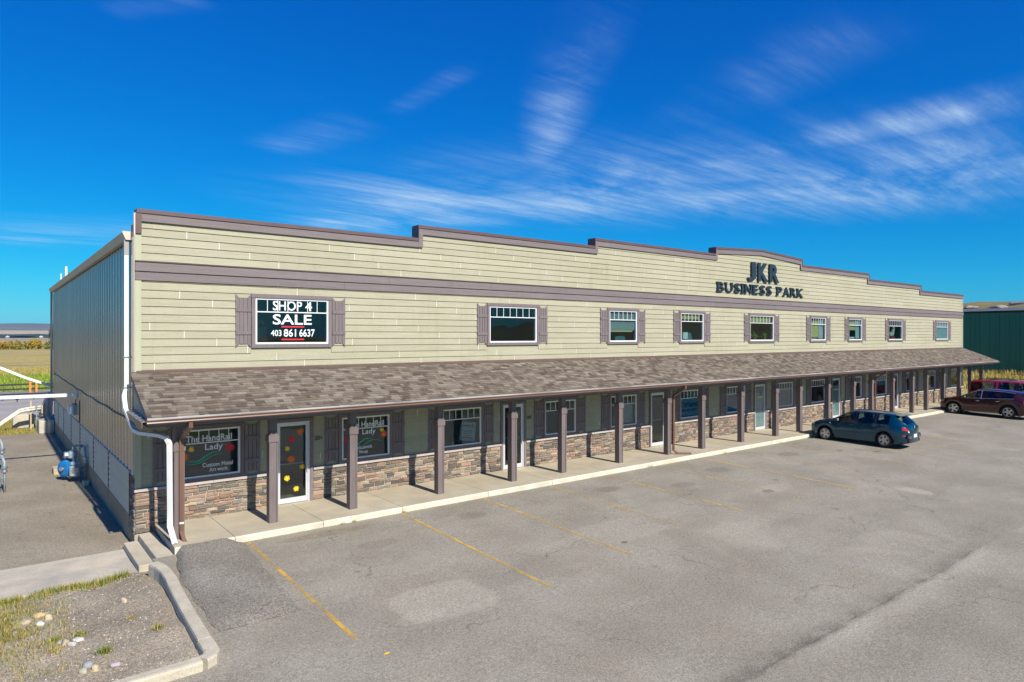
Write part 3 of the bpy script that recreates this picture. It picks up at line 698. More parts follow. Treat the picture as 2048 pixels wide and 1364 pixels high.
clip_rows(6.446, 8.75, 6.446+EXPO*11, .107, L_-.092, [], .68-.752*7, lambda r: r)
clip_rows(3.70, 5.982, 5.757-0+0.0, .107, L_-.092, ub, 2.127-.752*7, lambda r: r)
clip_rows(5.757+EXPO, 5.982, 5.757+EXPO, .107, L_-.092, ub, 0, lambda r: r)
lb = [(a-.005, b+.005, LZ0, LZ1) for a, b in LOW]+[(a-.10, b+.10, 0, DZ1+.09) for a, b in DOORS]
clip_rows(1.066, 2.72, 2.60, .107, L_-.092, lb, 1.1, lambda r: r*2.1, False)
emit(boards, 'siding_board', 'siding_boards', 'siding', bld)
o = caulk.build('joint_caulk', 'paper', bld); o['kind'] = 'stuff'

# ---- windows
def text_mesh(s, w=None, h=None, extrude=0.0, offset=0.0, align='LEFT', shear=0.0, spacing=1.0):
    cu = bpy.data.curves.new('lettering', 'FONT'); cu.body = s; cu.extrude = extrude; cu.offset = offset; cu.resolution_u = 3; cu.shear = shear; cu.space_character = spacing
    o = bpy.data.objects.new('lettering', cu); COL.objects.link(o)
    dg = bpy.context.evaluated_depsgraph_get(); dg.update()
    me = bpy.data.meshes.new_from_object(o.evaluated_get(dg)); bpy.data.objects.remove(o, do_unlink=True); bpy.data.curves.remove(cu)
    n = len(me.vertices); co = np.empty(n*3, np.float32); me.vertices.foreach_get('co', co); co = co.reshape(-1, 3)
    lo, hi = co.min(0), co.max(0)
    v = co-lo; sx = (w/(hi[0]-lo[0])) if w else 1; sy = (h/(hi[1]-lo[1])) if h else sx
    out = MB(); V = [(float(p[0]*sx), -float(p[2]), float(p[1]*sy)) for p in v]
    out.add(V, [tuple(p.vertices) for p in me.polygons]); bpy.data.meshes.remove(me); return out
def place_text(parent, s, x, z, w, h, y, mat, offset=0.02, name='lettering', extrude=.001, **kw):
    return text_mesh(s, w, h, extrude, offset, **kw).build(name, mat, parent, (x, y, z))

def make_window(x0, x1, z0, z1, rail, n, glassmat, parent=bld, trim=.095):
    """trim boards (the part itself), sash, bars and pane below it"""
    t = trim; mb = MB()
    mb.box(x0, x0+t, -.062, -.001, z0, z1-t-.002).box(x1-t, x1, -.062, -.001, z0, z1-t-.002)
    mb.box(x0-.012, x1+.012, -.072, -.001, z1-t, z1+.005).box(x0+t+.002, x1-t-.002, -.058, -.001, z0, z0+t)
    w = mb.build('window', 'shutter_paint', parent)
    a, b, c, d = x0+t, x1-t, z0+t, z1-t; s = .045
    m = MB().box(a-.003, a+s, -.040, .05, c, d).box(b-s, b+.003, -.040, .05, c, d).box(a+s, b-s, -.040, .05, c-.003, c+s).box(a+s, b-s, -.040, .05, d-s, d+.003)
    m.build('sash', 'white_vinyl', w)
    m = MB().box(a+s, b-s, -.026, .0, rail-.013, rail+.013)
    m.build('rail', 'white_vinyl', w)
    for i in range(1, n):
        x = a+s+(b-a-2*s)*i/n
        MB().box(x-.008, x+.008, -.024, .0, rail+.0135, d-s-.0005).build('muntin', 'white_vinyl', w)
    MB().box(a+.01, b-.01, .004, .010, c+.01, d-.01).build('pane', glassmat, w)
    return w, (a+s, b-s, c+s, d-s)
WU = [make_window(a, b, UZ0, UZ1, URAIL, n, 'pane_upper') for a, b, n in UPW]
WL = [make_window(a, b, LZ0, LZ1, LRAIL, 6, 'pane_lower') for a, b in LOW]

# ---- shutters: four boards, two battens; the outer boards have slanted ends
def shutter_proto(w, h):
    o = MB().box(.01, w-.01, -.034, -.027, .11, h-.11).build('shutter', 'shutter_paint', bld)
    g = .012; bw = (w-3*g)/4
    for i in range(4):
        x0 = i*(bw+g); x1 = x0+bw; d = .085
        if i == 0: pts = [(x0, 0), (x1, d), (x1, h-d), (x0, h)]
        elif i == 3: pts = [(x0, d), (x1, 0), (x1, h), (x0, h-d)]
        else: pts = [(x0, d+.004), (x1, d+.004), (x1, h-d-.004), (x0, h-d-.004)]
        MB().prism(pts, 'y', -.052, -.0345).build('shutter_board', 'shutter_paint', o)
    for z in (.33, .92):
        MB().box(0, w, -.070, -.0525, z, z+.085).build('batten', 'shutter_paint', o)
    return o
sh = shutter_proto(.385, 1.37); first = True
spots = []
for a, b, n in UPW: spots += [(a-.40, UZ0+.015), (b+.015, UZ0+.015)]
for a, b in LOW: spots += [(a-.40, LZ0+.02), (b+.015, LZ0+.02)]
for (x, z) in spots:
    o = sh if first else copy_tree(sh, bld); first = False
    o.location = (x, 0, z)

# ---- doors
def make_door(x0, x1, paneside):
    t = .088; mb = MB()
    mb.box(x0-t, x0-.001, -.062, -.001, .155, DZ1+.001).box(x1+.001, x1+t, -.062, -.001, .155, DZ1+.001).box(x0-t-.01, x1+t+.01, -.068, -.001, DZ1+.002, DZ1+t)
    d = mb.build('door', 'trim', bld)
    f = .045
    MB().box(x0, x0+f, -.03, .07, .152, DZ1).box(x1-f, x1, -.03, .07, .152, DZ1).box(x0+f, x1-f, -.03, .07, DZ1-f, DZ1).build('door_frame', 'aluminium', d)
    a, b = x0+f+.004, x1-f-.004; s = .055
    MB().box(a, a+s, -.015, .03, .165, DZ1-f-.004).box(b-s, b, -.015, .03, .165, DZ1-f-.004).box(a+s, b-s, -.015, .03, DZ1-f-.004-s, DZ1-f-.004).box(a+s, b-s, -.015, .03, .165, .30).build('door_leaf', 'aluminium', d)
    MB().box(a+s, b-s, .004, .010, .30, DZ1-f-s-.004).build('pane', 'pane_door', d)
    MB().tube([(b-.028,-.016,.98),(b-.028,-.06,.98),(b-.028,-.06,1.30),(b-.028,-.016,1.30)], .011, 8).build('handle', 'aluminium', d)
    MB().box(a+s, b-s, .016, .05, 1.20, 1.225).build('push_bar', 'aluminium', d)
    return d, (a+s, b-s)
DR = [make_door(a, b, 1) for a, b in DOORS]

# ---- stone base
PAL = [(.38,.255,.185),(.42,.30,.22),(.34,.235,.18),(.20,.178,.148),(.255,.228,.185),(.165,.150,.132),(.30,.25,.20),(.42,.345,.26),(.235,.182,.158),(.46,.36,.22),(.31,.215,.17),(.30,.27,.235)]
PW = [4, 4, 3.5, 6, 5, 6, 4, 3.5, 3.5, 1.2, 3, 2]
def stone(x0, x1, z0, z1, side=None):
    """one split stone with a rough bulged face; side: lies on the plane x=side instead"""
    col = random.choices(PAL, PW)[0]; k = random.uniform(.60, 1.0); col = tuple(c*k for c in col)
    d0 = random.uniform(-.055, -.032); j = lambda a: random.uniform(-a, a)
    w, h = x1-x0, z1-z0; e = min(.006, h*.1)
    outer = [(x0+j(e), z0+j(e)), ((x0+x1)/2+j(.1*w), z0+j(e)), (x1+j(e), z0+j(e)), (x1+j(e), z1+j(e)), ((x0+x1)/2+j(.1*w), z1+j(e)), (x0+j(e), z1+j(e))]
    cx, cz = (x0+x1)/2, (z0+z1)/2; b = .017
    inner = [(p[0]+math.copysign(min(b*random.uniform(.6, 1.5), w*.3), cx-p[0]) if i not in (1, 4) else p[0], p[1]+math.copysign(min(b*random.uniform(.5, 1.1), h*.28), cz-p[1])) for i, p in enumerate(outer)]
    v = [(p[0], -.004, p[1]) for p in outer]+[(p[0], d0+.016, p[1]) for p in outer]+[(p[0], d0+j(.006), p[1]) for p in inner]
    f = [(0,1,7,6),(1,2,8,7),(2,3,9,8),(3,4,10,9),(4,5,11,10),(5,0,6,11),(6,7,13,12),(7,8,14,13),(8,9,15,14),(9,10,16,15),(10,11,17,16),(11,6,12,17),(12,13,16,17),(13,14,15,16)]
    if side is not None: v = [(side+p[1], -p[0], p[2]) for p in v]; f = [tuple(reversed(q)) for q in f] if False else f
    return MB().add(v, f, col)
def stone_field(x0, x1, z0, z1, side=None, out=None):
    z = z0; g = .013
    while z < z1-.03:
        h = random.choice((.07, .085, .095, .105, .12)); h = min(h, z1-z)
        if z1-z-h < .04: h = z1-z
        x = x0+g/2
        while x < x1-.03:
            w = random.uniform(.15, .40)*(1.1 if h > .085 else .95)
            if x1-x-w < .09: w = x1-x-g/2
            cells = [(z, z+h)]
            if h > .098 and random.random() < .3: cells = [(z, z+h*.5), (z+h*.5, z+h)]
            for (c0, c1) in cells:
                m = stone(x, x+w-g, c0+g/2, c1-g/2, side)
                out.append(((w*(c1-c0))/depth_of(x if side is None else 0, 0 if side is None else -x, z)**2*(1 if side is None else .4), m))
            x += w
        z += h
stones = []; mort = MB()
sx = [0.0]
for a, b in DOORS: sx += [a-.092, b+.092]
sx.append(L_)
bays = list(zip(sx[0::2], sx[1::2]))
for i, (a, b) in enumerate(bays):
    stone_field(a if i else -.03, b, .155 if i else .0, .978, None, stones)
    mort.box(a+.001, b-.001, -.018, -.0015, .15 if i else -.29, .98)
    # cap stones
    x = a if i else -.05
    while x < b-.05:
        w = min(random.uniform(.75, .95), b-x)
        if b-x-w < .25: w = b-x
        MB().prism([(-.085,.985),(-.003,.985),(-.003,1.063),(-.085,1.043)], 'x', x+.003, x+w-.003).build('cap_stone', 'cap_stone', bld)
        x += w
stone_field(-.66, .03, -.02, 1.36, .0, stones)
mort.box(-.02, -.0015, .0, .66, -.29, 1.36)
emit(stones, 'stone', 'stones', 'stone', bld)
mort.build('mortar_bed', 'mortar', bld)

# ---- porch roof
RZ0, RZ1, RY = 3.815, 2.945, -2.16      # at the wall, at the eave
XA, XB = -.13, L_+.12
slope = math.atan2(RZ0-RZ1, -RY); sl = math.hypot(RZ0-RZ1, RY)
def roof_pt(x, s, lift=0.0):          # s: distance down from the wall
    return (x, -s*math.cos(slope)-lift*math.sin(slope)+0, RZ0-s*math.sin(slope)+lift*math.cos(slope))
mb = MB(); mb.prism([(-.003, RZ0-.012), (RY, RZ1-.012), (RY, RZ1-.04), (-.003, RZ0-.05)], 'x', XA+.02, XB-.02); mb.build('roof_deck', 'roof_felt', bld)
SP = [(.245,.205,.160),(.205,.168,.128),(.160,.125,.096),(.270,.232,.185),(.130,.103,.085),(.300,.262,.212),(.185,.152,.124)]
SW = [5, 5, 4, 4, 2, 2.2, 3]
tabs = []; EX = .127; n_c = int(sl/EX)+1
for r in range(n_c):
    s1 = sl+.03-r*EX; s0 = max(.012, s1-EX-.035)
    if s1 < .06: break
    x = XA-random.uniform(0, .25)
    while x < XB:
        w = random.choice((.10, .14, .19, .24, .30)); a = max(x, XA); b = min(x+w, XB)
        if b-a > .02:
            c = random.choices(SP, SW)[0]; k = random.uniform(.74, .95); c = tuple(v*k for v in c)
            lam = random.random() < .5; th = .017 if lam else .008; ds = .0 if lam else -.014
            p = [roof_pt(a+.001, s0, .000), roof_pt(b-.001, s0, .000), roof_pt(b-.001, s1+ds, .004+th), roof_pt(a+.001, s1+ds, .004+th), roof_pt(a+.001, s1+ds, .001), roof_pt(b-.001, s1+ds, .001)]
            m = MB().add(p, [(0,3,2,1),(3,4,5,2),(0,4,3),(1,2,5)], c)
            tabs.append(((b-a)*EX/depth_of((a+b)/2, -1, 3.4)**2, m))
        x += w
emit(tabs, 'shingle', 'shingles', 'shingle', bld)
MB().prism([(-.03, RZ0-.006), (-.12, RZ0-.036), (-.12, RZ0-.030), (-.034, RZ0+.03), (-.027, RZ0+.05), (-.022, RZ0+.05)], 'x', 0, L_).build('wall_flashing', 'brown_flash', bld)
# eave: fascia board, gutter, drip edge
MB().box(XA+.02, XB-.02, RY+.012, RY+.05, 2.74, RZ1-.03).build('eave_fascia', 'trim', bld)
MB().prism([(RY+.06, RZ1+.012), (RY-.026, RZ1-.012), (RY-.026, RZ1-.075), (RY-.020, RZ1-.075), (RY-.020, RZ1-.016), (RY+.06, RZ1+.008)], 'x', XA, XB).build('drip_edge', 'drip_metal', bld)
gp = [(RY+.008, 2.835), (RY-.075, 2.835), (RY-.112, 2.868), (RY-.102, 2.893), (RY-.122, 2.925), (RY-.122, 2.938), (RY-.106, 2.938), (RY-.106, 2.926), (RY-.09, 2.893), (RY-.100, 2.868), (RY-.072, 2.842), (RY+.002, 2.842), (RY+.002, 2.938), (RY+.008, 2.938)]
segs = [XA-.02, 12.2, 24.4, 36.6, 46, XB+.02]
gp = [(y, z-.035) for y, z in gp]
for a, b in zip(segs[:-1], segs[1:]): MB().prism(gp, 'x', a+.0015, b-.0015).build('gutter', 'gutter_brown', bld)
MB().prism([(RY+.008, 2.79), (RY-.075, 2.79), (RY-.112, 2.823), (RY-.122, 2.893), (RY+.008, 2.893)], 'x', XA-.026, XA-.0205).build('gutter_end', 'gutter_brown', bld)
hang = MB().box(0, .025, RY-.118, RY-.03, 2.8935, 2.899).build('gutter_hanger', 'steel_galv', bld)
x = .5; k = 0
while x < 40:
    h = hang if k == 0 else copy_tree(hang, bld); h.location = (x, 0, 0); k += 1; x += 1.22
# soffit, header beam
MB().box(XA+.03, XB-.03, RY+.051, -.004, 2.725, 2.739).build('soffit', 'soffit', bld)
MB().box(.34, XB-.45, -1.60, -1.44, 2.645, 2.724).build('header_beam', 'post_paint', bld)
# gable ends of the porch roof
for xe, sg, nm in ((XA, 1, 'left'), (XB, -1, 'right')):
    MB().prism([(-.005, 2.80), (RY+.4, 2.80), (-.005, RZ0-.16)], 'x', xe+.08*sg, xe+.10*sg).build('gable_panel', 'siding_low', bld)
    MB().prism([(-.005, RZ0-.055), (RY, RZ1-.045), (RY, RZ1-.20), (-.005, RZ0-.19)], 'x', xe+.022*sg, xe+.075*sg).build('rake_board', 'trim', bld)
    MB().prism([(-.02, 2.93), (RY+.02, 2.86), (RY+.02, 2.852), (-.02, 2.922)], 'x', xe-.10*sg, xe+.079*sg).build('gable_ledge', 'steel_galv', bld)
    MB().prism([(-.02, 2.92), (RY-.02, 2.85), (RY-.02, 2.74), (-.02, 2.80)], 'x', xe-.11*sg, xe-.085*sg).build('gable_fascia', 'gutter_brown', bld)
    for q in range(4):
        yy = -.25-q*.42; MB().prism([(yy, 2.92-.032*(-yy)+.012), (yy-.02, 2.92-.032*(-yy)+.03), (yy-.05, 2.92-.032*(-yy)+.012)], 'x', xe-.09*sg, xe+.07*sg).build('ledge_seam', 'steel_galv', bld)

# ---- posts
PX = [.60,2.68,4.75,7.43,10.10,12.20,14.95,17.65,19.80,22.55,25.28,27.38,30.1,32.8,34.9,37.55,40.25,42.35,45.05,47.8,49.85,52.1]
def post_proto():
    o = MB().box(-.088, .088, -.088, .088, 0, 2.57).build('post', 'post_paint', bld)
    MB().box(-.106, .052, -.106, -.0885, .004, 1.945).build('face_board', 'post_paint', o)
    MB().box(.066, .106, -.104, -.0885, .004, 1.945).build('face_board', 'post_paint', o)
    MB().box(-.106, -.0885, -.088, .10, .004, 1.945).build('face_board', 'post_paint', o)
    MB().box(.0885, .106, -.088, .10, .004, 1.945).build('face_board', 'post_paint', o)
    mb = MB(); z0, z1 = 1.95, 2.10
    mb.box(-.125, .125, -.125, .125, z0, z1).box(-.108, .108, -.108, .108, z1+.0005, z1+.03)
    mb.build('collar', 'post_paint', o)
    for s in (-.075, .035): MB().box(s, s+.04, -.108, -.0855, z1+.031, z1+.10).build('collar_block', 'post_paint', o)
    return o
pp = post_proto()
for i, x in enumerate(PX):
    o = pp if i == 0 else copy_tree(pp, bld); o.location = (x, -1.52, .151)
# brown downpipes
def downpipe(x, xp, kick, fr=.0):
    y = -1.52-.15
    pts = [(xp, RY-.05, 2.80), (xp, RY-.05, 2.70), (x, y, 2.38), (x, y, .32)]+kick
    return MB().tube(pts, 0, rect=(.075, .062)).build('downpipe', 'gutter_brown', bld)
o = downpipe(.63, .70, [(.66, -1.85, .14), (.68, -2.02, .07)])
MB().box(.585, .675, -1.712, -1.63, .50, .535).build('pipe_strap', 'white_metal', o)
o = downpipe(17.83, 17.83, [(17.95, -1.75, .19), (18.35, -2.1, .18)])
o = downpipe(35.06, 35.08, [(35.1, -1.72, .19), (35.4, -2.0, .18)])

# ---- left side wall
PAN = 1.0
def panel_mesh(w, z0, z1):
    mb = MB(); xs = [(0,0)]; n = 2
    for i in range(n):
        c = (i+.5)*w/n; xs += [(c-.075, 0), (c-.045, -.029), (c+.045, -.029), (c+.075, 0)]
    xs.append((w, 0))
    for (t, d) in xs:
        for z in (z0, z1): mb.v.append((d, t, z))
    for i in range(len(xs)-1): mb.f.append((2*i, 2*i+1, 2*i+3, 2*i+2)); mb.c.append(None)
    return mb
me = panel_mesh(PAN, 1.395, 7.0).mesh('metal_panel')
y = .05; k = 0
while y < DEPTH-.02:
    link('metal_panel', me, 'wall_metal', bld, (-.004-(k % 2)*.0015, y, 0)); y += PAN; k += 1
MB().box(-.075, -.033, .02, .14, 1.39, 7.0).build('corner_flashing', 'wall_metal', bld)
MB().box(-.002, .05, .0, DEPTH+.05, -.28, 7.05).build('side_wall', 'dark_steel', bld)  # backing coloured dark: lap shade painted into the gaps between the side boards
MB().prism([(-.055, 1.385), (-.003, 1.385), (-.003, 1.425), (-.045, 1.40)], 'x', 0, 1).v
mb = MB(); mb.add([(-.055,.0,1.372),(-.003,.0,1.372),(-.003,.0,1.40),(-.05,.0,1.385),(-.055,DEPTH,1.372),(-.003,DEPTH,1.372),(-.003,DEPTH,1.40),(-.05,DEPTH,1.385)],
    [(0,1,5,4),(1,2,6,5),(2,3,7,6),(3,0,4,7),(3,2,1,0),(4,5,6,7)]); mb.build('base_flashing', 'gutter_grey', bld)
uprights = [.70, 4.30, 7.75, 11.75, 15.1, 18.6, 21.6, 24.2]
for i, yy in enumerate(uprights):
    thick = .16 if i == 3 else .07
    MB().box(-.04, -.003, yy, yy+thick, .0 if i != 3 else -.05, 1.371 if i != 3 else 1.371).build('wall_stud', 'brown_flash', bld)
MB().box(-.062, -.034, 11.75, 11.91, 1.43, 2.25).build('wall_stud', 'brown_flash', bld)
for a, b in zip(uprights[:-1], uprights[1:]):
    a += .07 if abs(a-11.75) > .01 else .16
    for r in range(7):
        z0 = .285+r*.155; z1 = z0+.155
        MB().add([(-.036,a,z0+.014),(-.003,a,z0+.014),(-.003,b,z0+.014),(-.036,b,z0+.014),(-.010,a,z1),(-.003,a,z1),(-.003,b,z1),(-.010,b,z1)],
            [(0,1,2,3),(4,7,6,5),(0,4,5,1),(1,5,6,2),(2,6,7,3),(3,7,4,0)]).build('side_board', 'wall_lower', bld)
mb = MB()
yy = .0
while yy < DEPTH:
    y1 = min(yy+2.44, DEPTH+.06); MB().cbox(-.035, .0, yy+.004, y1-.004, -.5, .279, .01).build('foundation_panel', 'foundation', bld); yy += 2.44
# side eave gutter, roof
def ygut(prof, y0, y1, name, mat):
    n = len(prof); mb = MB(); mb.v = [(p[0], y0, p[1]) for p in prof]+[(p[0], y1, p[1]) for p in prof]
    mb.f = [tuple(range(n)), tuple(range(2*n-1, n-1, -1))]+[(i, n+i, n+(i+1) % n, (i+1) % n) for i in range(n)]; mb.c = [None]*len(mb.f)
    return mb.build(name, mat, bld)
ygut([(-.06, 6.96), (-.16, 6.96), (-.235, 7.13), (-.225, 7.15), (-.05, 7.15)], .34, DEPTH+.25, 'side_gutter', 'gutter_grey')
ygut([(-.055, 6.955), (-.165, 6.955), (-.24, 7.13), (-.23, 7.155), (-.04, 7.155)], .305, .338, 'gutter_end', 'gutter_end')
ygut([(-.055, 6.955), (-.165, 6.955), (-.24, 7.13), (-.23, 7.155), (-.04, 7.155)], DEPTH+.252, DEPTH+.28, 'gutter_end', 'white_metal')
MB().prism([(-.045, 7.10), (26.6, 8.3), (L_, 7.10), (L_, 7.02), (26.6, 8.2), (-.045, 7.02)], 'y', .29, DEPTH+.1).build('roof', 'roof_metal', bld)
MB().box(-.06, .02, .06, .28, 7.02, 7.30).build('roof_flashing', 'cap_metal', bld)
MB().box(.05, L_, DEPTH, DEPTH+.05, -.3, 7.0).build('rear_wall', 'wall_metal', bld)
MB().box(L_-.05, L_, .165, DEPTH, -.3, 7.0).build('end_wall', 'wall_metal', bld)
MB().box(-.046, -.006, .0, .045, 1.37, 7.57).build('corner_trim', 'gutter_end', bld)
MB().tube([(-.12,DEPTH+.12,6.96),(-.12,DEPTH+.12,-.2)], 0, rect=(.10,.08)).build('rear_downpipe', 'gutter_grey', bld)
# white downpipe on the near corner
dp = MB().tube([(-.145,.40,6.96),(-.145,.40,6.6)], 0, rect=(.10,.085)).build('downpipe', 'gutter_grey', bld)
pts = [(-.145,.40,6.598),(-.145,.40,3.42),(-.20,.36,3.22),(-.22,.0,2.95),(-.20,-1.05,2.58),(-.12,-1.24,2.53),(.20,-1.62,2.49),(.32,-1.72,2.44),(.375,-1.745,2.30),(.385,-1.75,.80),(.385,-1.75,.50),(.43,-2.02,.17)]
MB().tube(pts, 0, rect=(.090,.075)).build('downpipe', 'white_metal', bld)
for z in (4.15, 3.42): MB().box(-.21, -.02, .34, .42, z, z+.025).build('pipe_strap', 'steel_galv', bld)
# cable along the wall, junction box
def sag(y0, y1, z0, z1, n=14): return [(-.05, y0+(y1-y0)*i/n, z0+(z1-z0)*i/n+.018*math.sin(i*1.7)-.05*math.sin(math.pi*i/n)) for i in range(n+1)]
MB().tube(sag(.45, 24, 2.62, 2.75, 26), .016, 6).build('wall_cable', 'black', bld)
MB().box(-.09, -.034, .38, .52, 2.52, 2.64).build('junction_box', 'steel_galv', bld)
MB().box(-.16, -.034, 12.75, 13.5, 1.62, 2.02).build('electric_box', 'meter_grey', bld)
MB().box(-.30, -.162, 13.0, 13.25, 1.64, 2.0).build('electric_box', 'white_vinyl', bld)
MB().tube([(-.07,13.1,2.02),(-.06,12.95,2.2),(-.07,12.7,2.38)], .014, 6).build('wall_cable', 'black', bld)
# ------------------------------------------------------------------ lettering, decals and what stands in the windows
YT = -.001
w, (a, b, c, d) = WU[0]
place_text(w, 'SHOP', a+.42, 5.345, .79, .26, YT, 'vinyl_white', .012)
place_text(w, '4', a+1.30, 5.345, .19, .26, YT, 'vinyl_white', .012)
place_text(w, 'SALE', a+.42, 4.97, 1.06, .275, YT, 'vinyl_white', .015)
place_text(w, '403', a+.37, 4.66, .28, .165, YT, 'vinyl_white', .01)
place_text(w, '861', a+.71, 4.645, .335, .205, YT, 'vinyl_white', .012)
place_text(w, '6637', a+1.135, 4.645, .43, .205, YT, 'vinyl_white', .012)
MB().box(a+.65, a+1.27, YT-.002, YT+.001, 4.895, 4.93).build('red_bar', 'vinyl_red', w)
MB().box(a+.65, a+1.27, YT-.002, YT+.001, 4.555, 4.59).build('red_bar', 'vinyl_red', w)

def flower(parent, x, z, r, mat, y=YT):
    mb = MB(); n = random.choice((11, 12, 13)); ph = random.random()
    for i in range(n):
        t = 2*math.pi*(i+ph)/n+random.uniform(-.1, .1); rr = r*random.uniform(.8, 1.05); ca, sa = math.cos(t), math.sin(t); w2 = r*.10
        mb.prism([(x+sa*w2, z-ca*w2), (x+ca*rr+sa*w2*1.1, z+sa*rr-ca*w2*1.1), (x+ca*rr*1.05, z+sa*rr*1.05), (x+ca*rr-sa*w2*1.1, z+sa*rr+ca*w2*1.1), (x-sa*w2, z+ca*w2)], 'y', y-.002-i*.00015, y-i*.00015)
    mb.prism([(x+r*.33*math.cos(k*math.pi/4), z+r*.33*math.sin(k*math.pi/4)) for k in range(8)], 'y', y-.0045, y-.003)
    return mb.build('flower_decal', mat, parent)
def ribbon(parent, pts, mat, y=YT, name='green_wave'):
    mb = MB(); n = len(pts)
    for i, (x, z, t) in enumerate(pts):
        q0 = pts[max(i-1, 0)]; q1 = pts[min(i+1, n-1)]; dx, dz = q1[0]-q0[0], q1[1]-q0[1]; l = math.hypot(dx, dz); nx, nz = -dz/l*t/2, dx/l*t/2
        for yy in (y-.002, y): mb.v += [(x+nx, yy, z+nz), (x-nx, yy, z-nz)]
    for i in range(n-1):
        k = i*4; mb.f += [(k, k+1, k+5, k+4), (k+2, k+6, k+7, k+3), (k, k+4, k+6, k+2), (k+1, k+3, k+7, k+5)]; mb.c += [None]*4
    return mb.build(name, mat, parent)
def wave(parent, x, z, L, sgn=1):
    for off, t0, ln, sh in ((0, .035, .80, .06), (-.06, .022, 1.0, 0)):
        pts = []
        for i in range(21):
            t = i/20; zz = -.085*math.sin(2*math.pi*(t*.92+.02))+.05*t
            pts.append((x+sh*sgn+L*ln*(t if sgn > 0 else 1-t), z+off+zz*sgn*(1), max(.004, t0*math.sin(math.pi*min(1, t*1.0+.05)))))
        ribbon(parent, pts, 'vinyl_green')
w, (a, b, c, d) = WL[0]
place_text(w, 'The HandRail', a+.17, 2.03, 1.08, .165, YT-.029, 'vinyl_grey', .012)
place_text(w, 'Lady', a+.62, 1.76, .42, .20, YT, 'vinyl_grey', .012)
wave(w, a+.14, 1.62, .98)
place_text(w, 'Custom Metal', a+.56, 1.385, .72, .105, YT, 'vinyl_grey', .012)
place_text(w, 'Art work', a+.72, 1.26, .44, .10, YT, 'vinyl_grey', .012)
flower(w, a+.30, 1.86, .075, 'vinyl_yellow'); flower(w, a+.14, 1.69, .11, 'vinyl_orange'); flower(w, b-.20, 1.82, .115, 'vinyl_red')
w, (a, b, c, d) = WL[1]
place_text(w, 'The HandRail', a+.17, 2.03, 1.10, .165, YT-.029, 'vinyl_grey', .012)
place_text(w, 'Lady', a+.60, 1.77, .42, .20, YT, 'vinyl_grey', .012)
wave(w, a+.22, 1.62, .98, -1)
place_text(w, 'LockSmith', a+.30, 1.40, .60, .105, YT, 'vinyl_grey', .012)
place_text(w, 'Shop', a+.49, 1.25, .28, .115, YT, 'vinyl_grey', .012)
flower(w, b-.19, 1.90, .07, 'vinyl_yellow'); flower(w, b-.13, 1.77, .105, 'vinyl_orange'); flower(w, a+.10, 1.70, .10, 'vinyl_red')
dr, (a, b) = DR[0]
for x, z, r, mt in ((.55,2.06,.10,'vinyl_orange'),(.31,1.87,.10,'vinyl_red'),(.20,1.63,.075,'vinyl_yellow'),(.30,1.335,.11,'vinyl_orange'),(.60,1.10,.08,'vinyl_yellow'),(.19,.83,.085,'vinyl_yellow'),(.44,.52,.08,'vinyl_yellow')):
    flower(dr, a+x, z, r, mt)
# house numbers on the siding
for s, x in (('201', DOORS[0][1]+.14), ('205', DOORS[1][1]+.14)):
    place_text(bld, s, x, 1.79, .20, .11, -.031, 'black', .01, 'house_number', .003)
# tilted estate agent's board inside the third shop window
w, (a, b, c, d) = WL[2]
ag = thing('window_board', (a+.98, .10, 1.26), 'pale green-white sales board leaning inside the window beside the second door', 'board')
rt = .14
def tilt(mb, px=0, pz=0):
    mb.v = [(px+(x-px)*math.cos(rt)+(z-pz)*math.sin(rt), y, pz-(x-px)*math.sin(rt)+(z-pz)*math.cos(rt)) for x, y, z in mb.v]; return mb
tilt(MB().box(-.30, .30, .0, .012, 0, .60)).build('panel', 'paper', ag)
t = text_mesh('Century 21', .44, .13, .001, .01); t.v = [(x-.24, y-.002, z+.42) for x, y, z in t.v]; tilt(t).build('lettering', 'letter_dark', ag)
t = text_mesh('403.995.7753', .40, .07, .001, .015); t.v = [(x-.20, y-.002, z+.06) for x, y, z in t.v]; tilt(t).build('lettering', 'letter_dark', ag)
for zz, ww in ((.33, .36), (.28, .30), (.22, .34), (.17, .26)): tilt(MB().box(-ww/2, ww/2, -.003, -.001, zz, zz+.012)).build('text_line', 'letter_dark', ag)
tilt(MB().box(-.28, .30, .003, .013, -.16, -.015)).build('foot_strip', 'cloth_teal', ag)
# blue detailing banner in the window past the third door
w, (a, b, c, d) = WL[5]
bn = thing('window_banner', (a, .03, c), 'blue car-care banner with phone number filling the shop window', 'banner')
MB().box(.0, b-a, .0, .006, .0, .80).build('sheet', 'sign_blue', bn)
place_text(bn, 'ST', .01, .42, .24, .24, -.002, 'vinyl_red', .03)
place_text(bn, 'DETAILING', .27, .42, 1.0, .19, -.002, 'letter_dark', .02)
place_text(bn, '403-421-0001', .12, .22, 1.05, .13, -.002, 'letter_dark', .02)
ribbon(bn, [(.08,.05,.008),(.2,.09,.016),(.45,.13,.018),(.6,.17,.018),(.85,.17,.016),(1.05,.11,.016),(1.25,.085,.008)], 'vinyl_red', -.002, 'car_outline')
ribbon(bn, [(.1,.02,.01),(.3,.04,.018),(.7,.045,.018),(1.2,.03,.01)], 'letter_dark', -.002, 'car_outline')

